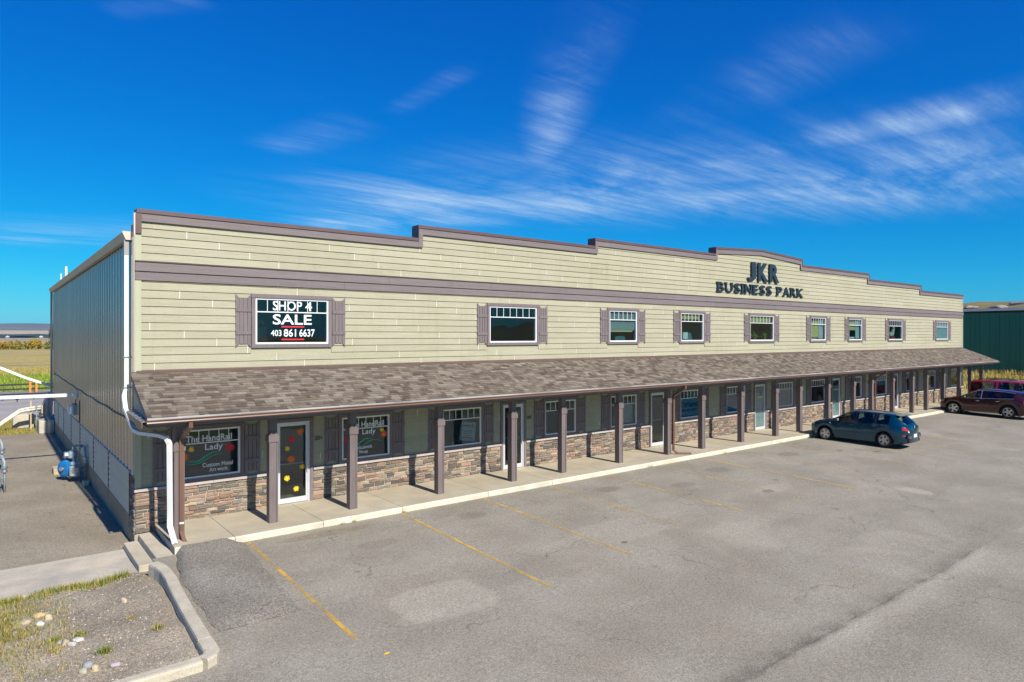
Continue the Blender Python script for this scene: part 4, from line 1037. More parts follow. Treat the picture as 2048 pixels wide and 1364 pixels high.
def blind(win, z0, z1, mat='blind', gap=.032, y=.045, x0=None, x1=None):
    w, (a, b, c, d) = win; mb = MB(); z = z1; a = a+.01 if x0 is None else a+x0; b = b-.01 if x1 is None else a+x1
    while z > z0: mb.add([(a,y,z),(b,y,z),(b,y+.022,z+.016),(a,y+.022,z+.016),(a,y,z-.002),(b,y,z-.002),(b,y+.022,z+.014),(a,y+.022,z+.014)], [(0,1,2,3),(7,6,5,4),(0,4,5,1),(3,2,6,7)]); z -= gap
    return mb.build('window_blind', mat, w)
def sheet_in(win, x0, x1, z0, z1, mat, y=.06, name='window_shade'):
    w, (a, b, c, d) = win; return MB().box(a+(b-a)*x0, a+(b-a)*x1, y, y+.012, c+(d-c)*z0, c+(d-c)*z1).build(name, mat, w)
Z = lambda win, t: win[1][2]+(win[1][3]-win[1][2])*t
blind(WU[2], Z(WU[2], .34), Z(WU[2], .99)); sheet_in(WU[2], .02, .92, .30, .35, 'blind_yellow', name='blind_rail')
sheet_in(WU[3], .03, .9, .80, .99, 'blind_yellow'); sheet_in(WU[4], .02, .96, .76, .99, 'blind_yellow')
sheet_in(WU[5], .02, .62, .10, .88, 'blind_yellow'); sheet_in(WU[6], .02, .62, .46, .88, 'blind_yellow')
sheet_in(WU[8], .0, 1, .0, 1, 'blind', .05)
blind(WL[4], Z(WL[4], .0), Z(WL[4], .30), gap=.045, x0=0, x1=.45); sheet_in(WL[4], .55, .98, .02, .72, 'paper', .12, 'window_poster')
blind(WL[5], Z(WL[5], .70), Z(WL[5], .99), gap=.035)
blind(WL[6], Z(WL[6], .0), Z(WL[6], .99)); blind(WL[7], Z(WL[7], .0), Z(WL[7], .99))
sheet_in(WL[10], .0, 1, .45, 1, 'blind'); sheet_in(WL[13], .0, 1, .55, 1, 'blind', .06)
for i in (3, 4):    # doors with a pale lower film and a small blue mark
    dr, (a, b) = DR[i]
    MB().box(a+.005, b-.005, .018, .022, .31, 1.95).build('door_blind', 'blind', dr)
    place_text(dr, 'S', a+.40, 1.83, .16, .14, YT, 'meter_blue', .06, 'door_mark'); MB().box(a+.12, a+.66, YT-.002, YT, 1.70, 1.745).build('door_strip', 'vinyl_yellow', dr)
# things on the inner sills
def inner(name, win, t, label, cat, y=.12):
    w, (a, b, c, d) = win; return thing(name, (a+(b-a)*t, y, c), label, cat)
def chair_back(win, t, wd, hgt, label, mat='cloth_teal', y=.45):
    o = inner('office_chair', win, t, label, 'chair', y)
    n = 14; pts = [(-wd/2, -.1)]+[(-wd/2*math.cos(math.pi*i/n), hgt*(.35+.65*math.sin(math.pi*i/n))) for i in range(n+1)]+[(wd/2, -.1)]
    MB().prism(pts, 'y', -.03, .03).build('backrest', mat, o); MB().tube([(0, .05, .1), (0, .08, -.5)], .025, 8).build('stem', 'black', o)
    return o
chair_back(WU[0], .10, .42, .62, 'dark rounded chair back behind the glass of the for-sale window', 'black')
chair_back(WU[2], .60, .60, .20, 'blue-grey rounded chair back under a half-raised window blind', 'cloth_teal', .3)
o = inner('desk_screen', WU[3], .45, 'teal computer screen with a pale notice stuck on its front', 'screen', .25)
MB().prism([(-.5, 0), (.45, 0), (.32, .30), (-.30, .36)], 'y', -.02, .03).build('screen_case', 'cloth_teal', o)
MB().box(-.22, .10, -.03, -.021, .05, .34).build('notice', 'paper', o)
def plant(win, t, label, wd, hgt, n, y=.14):
    o = inner('potted_plant', win, t, label, 'plant', y)
    MB().lathe([(.07, 0), (.10, .12), (.11, .13), (.09, .13)], 'z', (0, 0, 0), 12).build('pot', 'brass', o)
    mb = MB()
    for i in range(n):
        x = random.gauss(0, wd/2.2); z = .12+abs(random.gauss(0, hgt/2)); yy = random.uniform(-.06, .06); s = random.uniform(.03, .06); r = Matrix.Rotation(random.uniform(0, 6.28), 3, 'Y') @ Matrix.Rotation(random.uniform(-.6, .6), 3, 'X')
        q = [r @ Vector(p) for p in ((-s, 0, 0), (0, .006, -s*.45), (s, 0, 0), (0, .006, s*.45))]
        mb.add([(x+p.x, yy+p.y, z+p.z) for p in q], [(0, 1, 2, 3)])
    mb.build('leaves', 'leaf_green', o); return o
plant(WU[4], .30, 'leafy green potted plant on the sill under a plaid valance', .35, .18, 130)
plant(WU[4], .75, 'yellow-green potted plant at the right of the valance window', .3, .2, 90)
sheet_in(WU[5], .02, .60, .03, .07, 'paper', .12, 'window_papers'); sheet_in(WU[6], .05, .65, .03, .12, 'paper', .12, 'window_papers')
sheet_in(WU[5], .66, .96, .04, .99, 'interior', .08, 'side_curtain'); sheet_in(WU[6], .66, .96, .04, .99, 'interior', .08, 'side_curtain')
# a carved rooster in the eighth upper window
o = inner('rooster_figure', WU[7], .50, 'white and red rooster figure standing inside an upper window', 'figurine', .2)
body = [(-.33,.22),(-.36,.38),(-.28,.42),(-.20,.34),(-.08,.36),(.08,.50),(.16,.66),(.24,.78),(.33,.80),(.38,.72),(.33,.60),(.30,.42),(.26,.24),(.10,.12),(-.20,.12)]
mb = MB(); n = len(body); cx = sum(p[0] for p in body)/n; cz = sum(p[1] for p in body)/n
for sc, yy in ((.75, -.07), (1, -.03), (1, .03), (.75, .07)): mb.v += [(cx+(p[0]-cx)*sc, yy, cz+(p[1]-cz)*sc) for p in body]
for r in range(3):
    for i in range(n): mb.f.append((r*n+i, r*n+(i+1) % n, (r+1)*n+(i+1) % n, (r+1)*n+i)); mb.c.append(None)
mb.f += [tuple(range(n-1, -1, -1)), tuple(range(3*n, 4*n))]; mb.c += [None]*2
mb.build('body', 'bird_white', o, smooth=True)
MB().prism([(.22,.77),(.24,.90),(.29,.84),(.33,.92),(.37,.84),(.44,.86),(.40,.76),(.46,.70),(.38,.70),(.33,.80)], 'y', -.02, .02).build('comb', 'bird_red', o)
MB().prism([(-.30,.0),(.28,.0),(.24,.16),(-.05,.22),(-.26,.16)], 'y', -.08, .08).build('base', 'bird_red', o)
# small things low in shop windows
for wi, t, mt, ln, lb, cat in ((3, .15, 'paper', .16, 'small white card on the sill of the window right of the 205 number', 'card'), (2, .30, 'white_metal', .10, 'small white cup on the sill left of the leaning sales board', 'cup')):
    o = inner('sill_card' if wi == 3 else 'sill_cup', WL[wi], t, lb, cat, .10)
    if wi == 3: MB().prism([(-ln/2, 0), (ln/2, .01), (ln/2-.01, .05), (-ln/2+.01, .04)], 'y', 0, .004).build('card', mt, o)
    else: MB().lathe([(.03, 0), (.042, .09), (.036, .09), (.028, .01)], 'z', (0, 0, 0), 12).build('cup', mt, o)

# ------------------------------------------------------------------ raised sign lettering on the parapet
sg = thing('wall_sign', (26.6, -.03, 6.67), 'large dark raised lettering fixed high under the peak of the parapet', 'sign')
gl = {'J': (25.33-26.6, .68), 'K': (26.20-26.6, .88), 'R': (27.20-26.6, .86)}
for ch, (x, w_) in gl.items():
    text_mesh(ch, w_, .90, .03, .034).build('letter', 'letter_dark', sg, (x, -.035, .62))
SER = {'B': ['bl', 'tl'], 'U': ['t0', 't1'], 'S': [], 'I': ['b5', 't5'], 'N': ['tl', 'b0', 't1'], 'E': ['bl', 'tl'], 'P': ['b0', 'tl'], 'A': ['b0', 'b1'], 'R': ['b0', 'tl', 'b1'], 'K': ['b0', 't0', 'b1', 't1']}
def serif_letter(ch, w_, h):
    m = text_mesh(ch, w_, h, .022, .014); s = h*.10; e = .085
    for k in SER[ch]:
        z0, z1 = (0, s) if k[0] == 'b' else (h-s, h)
        if k[1] == 'l': x0, x1 = -e*.7, w_*.2
        elif k[1] == '5': x0, x1 = w_/2-.13, w_/2+.13
        elif k[1] == '0': x0, x1 = -e*.7, w_*.2+e*.6
        else: x0, x1 = w_-w_*.2-e*.6, w_+e*.7
        m.box(x0, x1, -.0205, .0205, z0, z1)
    return m
x = 22.95
WD = {'B': .50, 'U': .56, 'S': .47, 'I': .15, 'N': .56, 'E': .44, 'P': .48, 'A': .56, 'R': .52, 'K': .56}
seq = 'BUSINESS PARK'; tot = sum(WD[c] for c in seq if c != ' '); gap = (30.40-22.95-tot-.34)/11
for c in seq:
    if c == ' ': x += .34-.0; continue
    serif_letter(c, WD[c], .445).build('letter', 'letter_dark', sg, (x-26.6, -.03, .0)); x += WD[c]+gap
# ------------------------------------------------------------------ beside the building on the left
def gas_meter(x, y, label, rot=0, blue=True):
    o = thing('gas_meter', (x, y, YARD), label, 'gas meter', 'gas meters along the side yard', rotz=rot)
    # riser pipe against the wall, loop, regulator, meter case
    MB().tube([(.30,-.35,.0),(.30,-.35,.95),(.30,-.2,1.12),(.30,.35,1.12),(.2,.45,1.02)], .035, 8).build('riser_pipe', 'meter_grey', o, smooth=True)
    MB().tube([(.30,-.35,.45),(.12,-.35,.45),(.0,-.30,.55)], .03, 8).build('branch_pipe', 'meter_grey', o, smooth=True)
    MB().lathe([(.05,-.10),(.09,-.09),(.09,-.04),(.06,-.03),(.06,.03),(.09,.04),(.09,.09),(.05,.10)], 'z', (.30,-.35,.72), 14).build('valve', 'steel_galv', o)
    m = MB().cbox(-.16, .16, -.50, -.22, .20, .58, .045).build('meter_case', 'meter_grey', o)
    MB().lathe([(.095,-.02),(.11,0),(.11,.02),(.09,.03)], 'y', (0,-.515,.42), 16).build('dial', 'steel_galv', m)
    MB().cbox(-.13, .13, -.48, -.24, .585, .70, .03).build('meter_top', 'meter_grey', m)
    if blue:
        MB().lathe([(.04,-.10),(.20,-.09),(.275,-.05),(.285,-.01),(.285,.01),(.275,.05),(.20,.09),(.04,.10)], 'y', (0,0,0), 28).build('regulator', 'meter_blue', o, (-.24,.12,.42), rotz=rad(-52))
        MB().lathe([(.05,-.05),(.07,-.04),(.07,.02),(.03,.06)], 'y', (0,-.14,0), 14).build('regulator_cap', 'steel_galv', o, (-.24,.12,.42), rotz=rad(-52))
        MB().lathe([(.045,-.05),(.06,0),(.045,.05)], 'z', (-.10,-.12,.16), 12).build('plug', 'brass', o)
    c = MB().cbox(-.15, .12, .05, .42, .72, .98, .05).build('upper_case', 'meter_grey', o)
    MB().lathe([(.10,-.02),(.12,0),(.12,.10),(.09,.12)], 'x', (-.25,.22,.86), 14).build('dial', 'steel_galv', c)
    MB().tube([(.0,.2,.98),(.0,.2,1.10),(.12,.3,1.16),(.30,.35,1.12)], .035, 8).build('elbow_pipe', 'meter_grey', o, smooth=True)
    MB().tube([(.0,-.1,.62),(.0,.0,.74),(.0,.1,.80)], .04, 8).build('link_pipe', 'steel_galv', o)
    return o
gas_meter(-.42, 9.5, 'grey gas meter with big blue regulator disc against the side wall')
gas_meter(-2.74, 9.0, 'grey gas meter cut by the left edge of the picture, nearer of two', .4, False)
gas_meter(-2.74, 13.4, 'grey gas meter cut by the left edge of the picture, farther of two', .4, False)
o = thing('timber_block', (-.78, 11.4, YARD), 'short pale timber block on the ground left of the blue regulator', 'timber')
MB().cbox(-.12, .16, -.45, .35, .0, .20, .01).build('beam', 'wood', o)
o = thing('timber_block', (-.36, 12.1, YARD), 'small timber block between the blue regulator and the wall', 'timber')
MB().cbox(-.14, .14, -.2, .2, .0, .16, .01).build('beam', 'wood', o)
o = thing('concrete_footing', (-.16, 8.35, YARD), 'small concrete pad under the gas meter riser', 'concrete pad')
MB().cbox(-.11, .06, -.15, .15, .0, .16, .01).build('pad', 'concrete_kerb', o)
# white duct crossing from the wall
o = thing('cross_beam', (0, 12.5, 2.42), 'white square beam running from the side wall out to the left', 'beam')
MB().tube([(-.06,0,0),(-14,.6,.10)], 0, rect=(.13,.12)).build('beam', 'white_metal', o)
MB().box(-.10, -.052, -.14, .14, -.16, .16).build('wall_bracket', 'steel_galv', o)
for k in (-1.9, -4.2): MB().box(k-.02, k+.02, .02, .06, -.16, -.05).build('clip', 'dark_steel', o)
# sloping white tube behind the building
def at(px, py, Y):
    th = rad(51.75); t = (px-1024)/1330; dd = Y-CAM.y; s = dd*(t*math.sin(th)+math.cos(th))/(math.sin(th)-t*math.cos(th)); dep = math.sin(th)*dd+math.cos(th)*s
    return (CAM.x+s, Y, CAM.z+(673-py)*dep/1330)
o = thing('sloping_tube', (0, 27.5, YARD), 'long white tube sloping down behind the rear corner of the building', 'tube')
p = [at(-160, 690, 27.5), at(2, 736, 27.5), at(50, 755, 27.5), at(100, 771, 27.5), at(122, 777, 27.5)]
p = [(q[0], q[1]-27.5, q[2]-YARD) for q in p]
MB().tube(p[:4], 0, rect=(.13, .13)).build('tube', 'white_metal', o)
MB().tube([p[3], p[4]], 0, rect=(.12, .12)).build('tube_end', 'dark_steel', o)
MB().tube([(p[0][0]+.2, 0, p[0][2]-.1), (p[0][0]+.2, 0, 0)], .05, 8).build('leg', 'steel_galv', o)
MB().tube([p[4], (p[4][0], 0, 0)], .05, 8).build('leg', 'steel_galv', o)
# concrete blocks and the bent double tube
def cblock(loc, dx, dy, h, label):
    o = thing('concrete_block', loc, label, 'concrete block', 'concrete blocks behind the yard'); MB().cbox(-dx/2, dx/2, 0, dy, 0, h, .03).build('block', 'concrete_old', o)
    MB().cbox(-dx*.2, dx*.2, dy*.35, dy*.65, h-.02, h+.04, .02).build('lifting_key', 'concrete_old', o); return o
cblock((-.38, 23.5, YARD), .66, 2.2, .66, 'tall concrete block standing against the rear corner of the side wall')
cblock((-1.22, 26.6, YARD), .95, .8, .72, 'pale concrete block standing free on the grass behind the yard')
for dz, lb, Y in ((.0, 'upper of two cream tubes bent down to the left behind the yard', 25.6), (-.17, 'lower of two cream tubes bent down to the left behind the yard', 25.6)):
    o = thing('bent_tube', (0, Y, YARD), lb, 'tube', 'bent cream tubes'); k = 0 if dz == 0 else 4.3
    p = [at(-60, 885+k, Y), at(2, 845+k, Y), at(40, 819.5+k, Y), at(52, 817+k, Y), at(82, 812.5+k, Y)]; p = [(q[0], q[1]-Y, q[2]-YARD) for q in p]
    MB().tube(p, .055, 8).build('tube', 'cream_pipe', o, smooth=True)
    MB().tube([p[-1], (p[-1][0], 0, .62)], .03, 8).build('leg', 'steel_galv', o)
    MB().tube([p[0], (p[0][0], 0, 0)], .03, 8).build('leg', 'steel_galv', o)
for i, (x, y, h, lb, mt) in enumerate(((-.95, 25.7, 1.55, 'rusty thin steel post left of the concrete block', 'wood'), (-.72, 25.3, 1.5, 'galvanised square steel post on the concrete block', 'steel_galv'), (-.50, 24.9, 1.35, 'dark steel post right of the galvanised one', 'wood'))):
    o = thing('steel_post', (x, y, YARD), lb, 'post', 'steel posts at the concrete block')
    MB().box(-.03, .03, -.03, .03, 0, h).build('shaft', mt, o); MB().box(-.06, .06, -.06, .06, 0, .04).build('base_plate', mt, o)
o = thing('steel_bin', (-.25, 26.4, YARD), 'leaning dark steel hopper plate beside the rear wall corner', 'hopper')
MB().prism([(-.35, .5), (.25, .5), (.30, 1.9), (.05, 1.9)], 'y', -.5, .5).build('hopper', 'gutter_grey', o)
for s in (-.3, .2): MB().tube([(s, -.4, .5), (s-.05, -.45, 0)], .03, 6).build('leg', 'dark_steel', o)
MB().box(-.62, -.25, -.45, .35, .95, 1.05).build('chute', 'steel_galv', o)
o = thing('scrap_heap', (-.55, 24.6, YARD+.66), 'tangled steel offcuts lying on top of the concrete block', 'scrap metal')
for i in range(9):
    a = random.uniform(0, 3.14); l = random.uniform(.15, .3); z = .03+.025*i
    MB().tube([(-l*math.cos(a)*.6, -l*math.sin(a), z), (l*math.cos(a)*.6, l*math.sin(a), z+random.uniform(0, .12))], .018, 6).build('offcut', random.choice(('steel_galv', 'dark_steel')), o)
# black rail trailer frames far behind
o = thing('pipe_trailer', (-1, 55.0, YARD), 'long black steel pipe rack with orange end posts at the grass edge', 'pipe rack')
for z in (.32, .72): MB().box(-9, 6, -.06, .06, z-.07, z+.07).build('rail', 'dark_steel', o)
for x in (-8, -4.6, 1.6, 5): MB().box(x-.06, x+.06, -.2, .2, 0, .645).build('leg', 'dark_steel', o)
for x in (1.2, 1.65): MB().box(x-.08, x+.08, -.30, -.07, .0, .95).build('end_post', 'orange_paint', o)
o = thing('ladder_frame', (-1, 47.0, YARD), 'black ladder-like steel frame lying on the gravel behind the yard', 'frame')
for y in (-.5, .5): MB().box(-4, 4.5, y-.05, y+.05, .35, .47).build('side_rail', 'dark_steel', o)
for k in range(9): MB().box(-3.9+k*1.0, -3.8+k*1.0, -.449, .449, .36, .44).build('rung', 'dark_steel', o)
for x in (-3.6, 0, 4): MB().box(x-.05, x+.05, -.05, .05, 0, .349).build('leg', 'dark_steel', o)
o = thing('yellow_loader', (2.3, 44.5, YARD), 'small yellow machine half hidden behind the rear corner of the building', 'machine')
MB().cbox(-.9, .7, -.6, .6, .45, 1.1, .06).build('body', 'machine_yellow', o); MB().cbox(-.2, .6, -.5, .5, 1.105, 1.75, .06).build('cab', 'dark_steel', o)
for x in (-.6, .45):
    for y in (-.62, .62): MB().lathe([(.1,-.09),(.34,-.09),(.36,-.05),(.36,.05),(.34,.09),(.1,.09)], 'y', (x, y, .36), 16).build('wheel', 'rubber', o)
MB().prism([(-1.5,.2),(-.95,.4),(-.95,.75),(-1.45,.5)], 'y', -.6, .6).build('bucket', 'machine_yellow', o)
# white mast seen over the eave
o = thing('roof_mast', (.25, 21.0, 7.10), 'white pipe mast with a short arm on the far roof edge', 'mast')
MB().tube([(0,0,0),(0,0,.95)], .05, 8).build('pipe', 'white_metal', o); MB().tube([(0,0,.45),(.6,0,.45)], .035, 8).build('arm', 'white_metal', o)
MB().tube([(-.2,.1,0),(-.2,.1,.6)], .03, 8).build('pipe', 'white_metal', o)

# ------------------------------------------------------------------ bed: rocks, weeds, pebbles
def rock(name, x, y, r, col, label, sq=(1, .75, .55)):
    import bmesh
    bm = bmesh.new(); bmesh.ops.create_icosphere(bm, subdivisions=2, radius=1); ph = [random.uniform(0, 6) for _ in range(6)]
    for v in bm.verts:
        r0 = r*.86; k = (1+.20*math.sin(v.co.x*2.9+ph[0])+.18*math.sin(v.co.y*3.7+ph[1])+.16*math.sin(v.co.z*3.3+ph[2])+.10*math.sin(v.co.x*6+v.co.y*5+ph[3]))*.86
        v.co = Vector((v.co.x*sq[0], v.co.y*sq[1], v.co.z*sq[2]))*(r*k)
    me = bpy.data.meshes.new('rock'); bm.to_mesh(me); bm.free()
    at_ = me.color_attributes.new('Col', 'FLOAT_COLOR', 'CORNER'); at_.data.foreach_set('color', [*col, 1.0]*len(me.loops))
    me.polygons.foreach_set('use_smooth', [True]*len(me.polygons))
    o = link('rock', me, 'rock', None, (x, y, bed_z(x, y)+r*.14), random.uniform(0, 3)); return tag(o, label, 'rock', 'loose rocks on the gravel bed')
CRM, WHT, GRY, ORG, LIL = (.50,.42,.27), (.60,.58,.52), (.30,.31,.33), (.48,.36,.18), (.40,.36,.38)
for x, y, r, c, lb in ((-.80,-3.95,.10,(.50,.42,.32),'single tan rock alone near the foot of the steps'), (-2.02,-3.62,.11,ORG,'orange-brown rock at the back of the left rock cluster'),
    (-1.92,-3.80,.10,CRM,'cream rock at the right of the left rock cluster'), (-2.05,-3.98,.09,WHT,'bluish white rock in front of the left rock cluster'), (-2.25,-3.75,.10,(.42,.36,.27),'dull tan rock at the left of the left rock cluster'),
    (-2.42,-4.2,.10,(.33,.32,.30),'grey rock by itself at the left frame edge'), (-1.79,-5.28,.10,CRM,'cream rock in the middle rock cluster'), (-1.62,-5.22,.085,WHT,'white rock at the right of the middle rock cluster'),
    (-1.72,-5.40,.08,(.45,.43,.42),'grey rock in front in the middle rock cluster'), (-1.85,-5.15,.07,(.40,.38,.36),'flat grey rock behind the cream one in the middle cluster'), (-1.60,-6.35,.105,GRY,'dark grey rock at the back of the front rock cluster'), (-1.67,-6.52,.09,(.40,.39,.31),'olive-grey rock at the left of the front rock cluster'),
    (-1.53,-6.52,.09,CRM,'cream rock at the right of the front rock cluster'), (-1.28,-6.60,.085,LIL,'lilac-grey rock right of the front rock cluster')):
    rock('rock', x, y, r, c, lb)
mb = MB()
for i in range(3800):
    x = -3.4+3.2*random.random(); y = -7.4+5.2*random.random(); z = bed_z(x, y); s = random.choice((.006, .008, .01, .013, .018)); k = random.uniform(.6, 1.6); c = random.choice(((.24,.21,.165),(.30,.27,.22),(.36,.34,.30),(.18,.16,.14),(.28,.22,.15))); c = tuple(v*k for v in c)
    a = random.uniform(0, 3.1); ca, sa = math.cos(a)*s, math.sin(a)*s
    mb.add([(x+ca,y+sa,z),(x-sa,y+ca,z),(x-ca,y-sa,z),(x+sa,y-ca,z),(x+ca*.2,y+sa*.2,z+s*.8)], [(0,1,4),(1,2,4),(2,3,4),(3,0,4)], c)
tag(mb.build('pebbles', 'blade'), 'fine pebbles scattered over the gravel bed', 'gravel', kind='stuff')
def blades(mb, x, y, z, h, n, spread, cols, lean=.5, wd=.006):
    for i in range(n):
        bx, by = x+random.gauss(0, spread), y+random.gauss(0, spread); a = random.uniform(0, 6.28); hh = h*random.uniform(.4, 1.2); l = hh*random.uniform(.1, lean); w = wd*random.uniform(.7, 1.5)
        c = random.choice(cols); k = random.uniform(.7, 1.3); c = tuple(v*k for v in c); ca, sa = math.cos(a), math.sin(a); zz = z(bx, by) if callable(z) else z
        mb.add([(bx-sa*w,by+ca*w,zz-.01),(bx+sa*w,by-ca*w,zz-.01),(bx+ca*l*.4+sa*w*.7,by+sa*l*.4-ca*w*.7,zz+hh*.6),(bx+ca*l*.4-sa*w*.7,by+sa*l*.4+ca*w*.7,zz+hh*.6),(bx+ca*l,by+sa*l,zz+hh)], [(0,1,2,3),(3,2,4)], c)
GR = [(.14,.20,.025),(.22,.26,.035),(.27,.25,.05),(.09,.14,.02)]; DRY = [(.36,.27,.09),(.42,.32,.12),(.28,.23,.06),(.22,.20,.05)]
mb = MB()
for i in range(210):
    t = random.random(); x = -3.2+2.75*t; y = -2.2-abs(random.gauss(0, .10))*(1+.9*(1-t)); blades(mb, x, y, bed_z, .13, 9, .05, GR if random.random() < .65 else DRY, .9, .004)
for i in range(420):
    x = -3.3+1.7*random.random()**1.7; y = -6.4+3.9*random.random(); blades(mb, x, y, bed_z, .07, 8, .09, DRY if random.random() < .6 else GR, 1.0, .004)
for i in range(330):
    x = random.gauss(-2.62, .30); y = random.gauss(-4.0, .75); blades(mb, x, min(y, -2.15), bed_z, .085, 9, .06, DRY if random.random() < .75 else GR, 1.1, .0045)
tag(mb.build('weed_strip', 'blade'), 'low green and dry weeds along the concrete strip', 'weeds', kind='stuff')
for x, y, h, n, lb, cs in ((-1.35,-6.10,.10,90,'small bright green tuft in the middle front of the gravel bed',GR), (-.57,-5.70,.08,60,'small yellowish tuft near the kerb on the gravel bed',DRY+GR), (-1.9,-4.95,.08,70,'small green tuft left of the middle rocks',GR), (-1.55,-4.95,.07,50,'thin tuft behind the white middle rock',DRY+GR), (-1.95,-5.5,.06,50,'flat yellowish tuft in front of the middle rocks',DRY), (-.83,-4.9,.05,40,'dry tuft between the lone tan rock and the kerb',DRY)):
    mb = MB(); blades(mb, x, y, bed_z, h, n+40, .045, cs, 1.2, .005); tag(mb.build('weed_tuft', 'blade'), lb, 'weed tuft', 'weed tufts on the bed')
mb = MB()
for x in (4.15, 4.45, 5.9, 15.7, 15.85, 20.3, 24.5): blades(mb, x, -2.26, lambda a, b: lot_z(b), .06, 26, .035, GR+DRY, 1.2, .004)
tag(mb.build('kerb_weeds', 'blade'), 'tiny weeds in the joint along the walk kerb', 'weeds', kind='stuff')
tag(MB().prism([(1.95,-8.72),(2.0,-8.69),(2.06,-8.71),(2.0,-8.74)], 'z', lot_z(-8.7)+.008, lot_z(-8.7)+.014).build('fallen_leaf', 'vinyl_yellow'), 'single yellow leaf lying on the asphalt of the lot', 'leaf')
# ------------------------------------------------------------------ background on the left: grass, field, shrubs, hills
mb = MB()
for i in range(1500):     # grass patch round the concrete blocks
    x = random.uniform(-4.0, -.3); y = random.uniform(23.9, 31); blades(mb, x, y, YARD-.03, .16, 5, .08, GR+DRY+DRY, .8, .007)
tag(mb.build('grass_patch', 'blade'), 'trodden yellow-green grass round the concrete blocks', 'grass', kind='stuff')
sheet('grass_ground', [[(x, y) for x in (-40, -12, 0, 60)] for y in (24.2, 31)], 'hay', lambda x, y: YARD-.025)
mb = MB()
for i in range(15000):
    y = 57.5+55*random.random()**1.3; x = random.uniform(-7, 4+.11*y); k = (y-57)/55
    cs = [(.20,.30,.025),(.28,.36,.04),(.15,.24,.025),(.34,.36,.07)] if k < .45+.2*math.sin(x*.35+y*.1) else [(.36,.29,.09),(.42,.33,.12),(.32,.29,.08)]
    blades(mb, x, y, YARD-.05, .55 if k < .5 else .3, 2, .2, cs, .6, .022)
tag(mb.build('meadow_grass', 'blade'), 'tall green grass of the meadow behind the yard', 'grass', kind='stuff')
sheet('meadow', [[(x, y) for x in (-60, 0, 90)] for y in (57, 80, 92)], 'lawn', lambda x, y: YARD-.02)

def leaf_crown(mb, w, h, n, cols, z0=0., size=.3):
    lobes = [(random.gauss(0, w*.22), random.gauss(0, w*.22), z0+h*random.uniform(.22, .75), random.uniform(.22, .38)*min(w, h)) for _ in range(11)]
    for i in range(n):
        lx, ly, lz, lr = random.choice(lobes); v = Vector((random.gauss(0,1), random.gauss(0,1), random.gauss(0,1))).normalized()*lr*random.uniform(.55, 1.05)
        p = Vector((lx, ly, max(z0+.05, lz+v.z)))+Vector((v.x, v.y, 0)); s = size*random.uniform(.6, 1.4)
        a = Vector((random.gauss(0,1), random.gauss(0,1), random.gauss(0,1))).normalized(); b = a.orthogonal().normalized()
        c = random.choice(cols); k = random.uniform(.6, 1.35); c = tuple(q*k for q in c)
        mb.add([p-a*s, p+b*s*.5, p+a*s, p-b*s*.5], [(0,1,2,3)], c)
YEL = [(.38,.24,.02),(.45,.28,.03),(.32,.24,.03),(.26,.22,.03)]; OLV = [(.13,.16,.02),(.18,.19,.03),(.09,.12,.02)]; DKG = [(.03,.06,.035),(.04,.07,.04)]
def shrub(x, y, w, h, cols, label, name='shrub', cat='shrub', gr='autumn shrubs along the field edge'):
    o = thing(name, (x, y, YARD-.3), label, cat, gr)
    mb = MB(); mb.tube([(0,0,0),(.1,0,h*.35),(-.1,.1,h*.7)], [.16,.12,.05], 6)
    for k in range(4): a = k*1.6; mb.tube([(0,0,h*.2+k*.1*h),(math.cos(a)*w*.3, math.sin(a)*w*.3, h*(.45+.08*k))], [.08,.03], 5)
    mb.build('trunk', 'brown_flash', o)
    mb = MB(); leaf_crown(mb, w, h, 900, cols, 0, .34); mb.build('crown', 'blade', o); return o
S = [(-3.5,300,6,3.6,YEL,'golden shrub nearest the left frame edge on the field line'),(2.0,305,7,4.2,YEL,'second golden shrub from the left on the field line'),(7.2,302,6,3.9,YEL+OLV,'third shrub from the left, yellow turning olive'),(12.0,306,7,4.4,YEL,'tall golden shrub left of the dark green low bush'),
     (16.0,300,5,3.2,OLV,'low olive-green bush among the golden shrubs'),(19.5,308,7,4.2,YEL,'broad golden shrub right of the olive bush'),(23.5,304,6,4.0,YEL,'golden shrub left of the green tree by the wall'),(27.5,310,8,7.0,OLV,'rounded olive-green tree just left of the side wall'),(31.5,306,6,5.5,OLV+YEL,'olive and yellow tree touching the wall edge'),(34.5,312,8,6.0,OLV,'green tree mostly hidden behind the wall edge')]
for s in S: shrub(*s, name='tree' if s[3] > 5 else 'shrub', cat='tree' if s[3] > 5 else 'shrub')
o = shrub(27.5, 420, 7, 10.5, DKG, 'dark spruce-like tree rising behind the shrubs', 'tree', 'tree', 'trees beyond the shrubs')
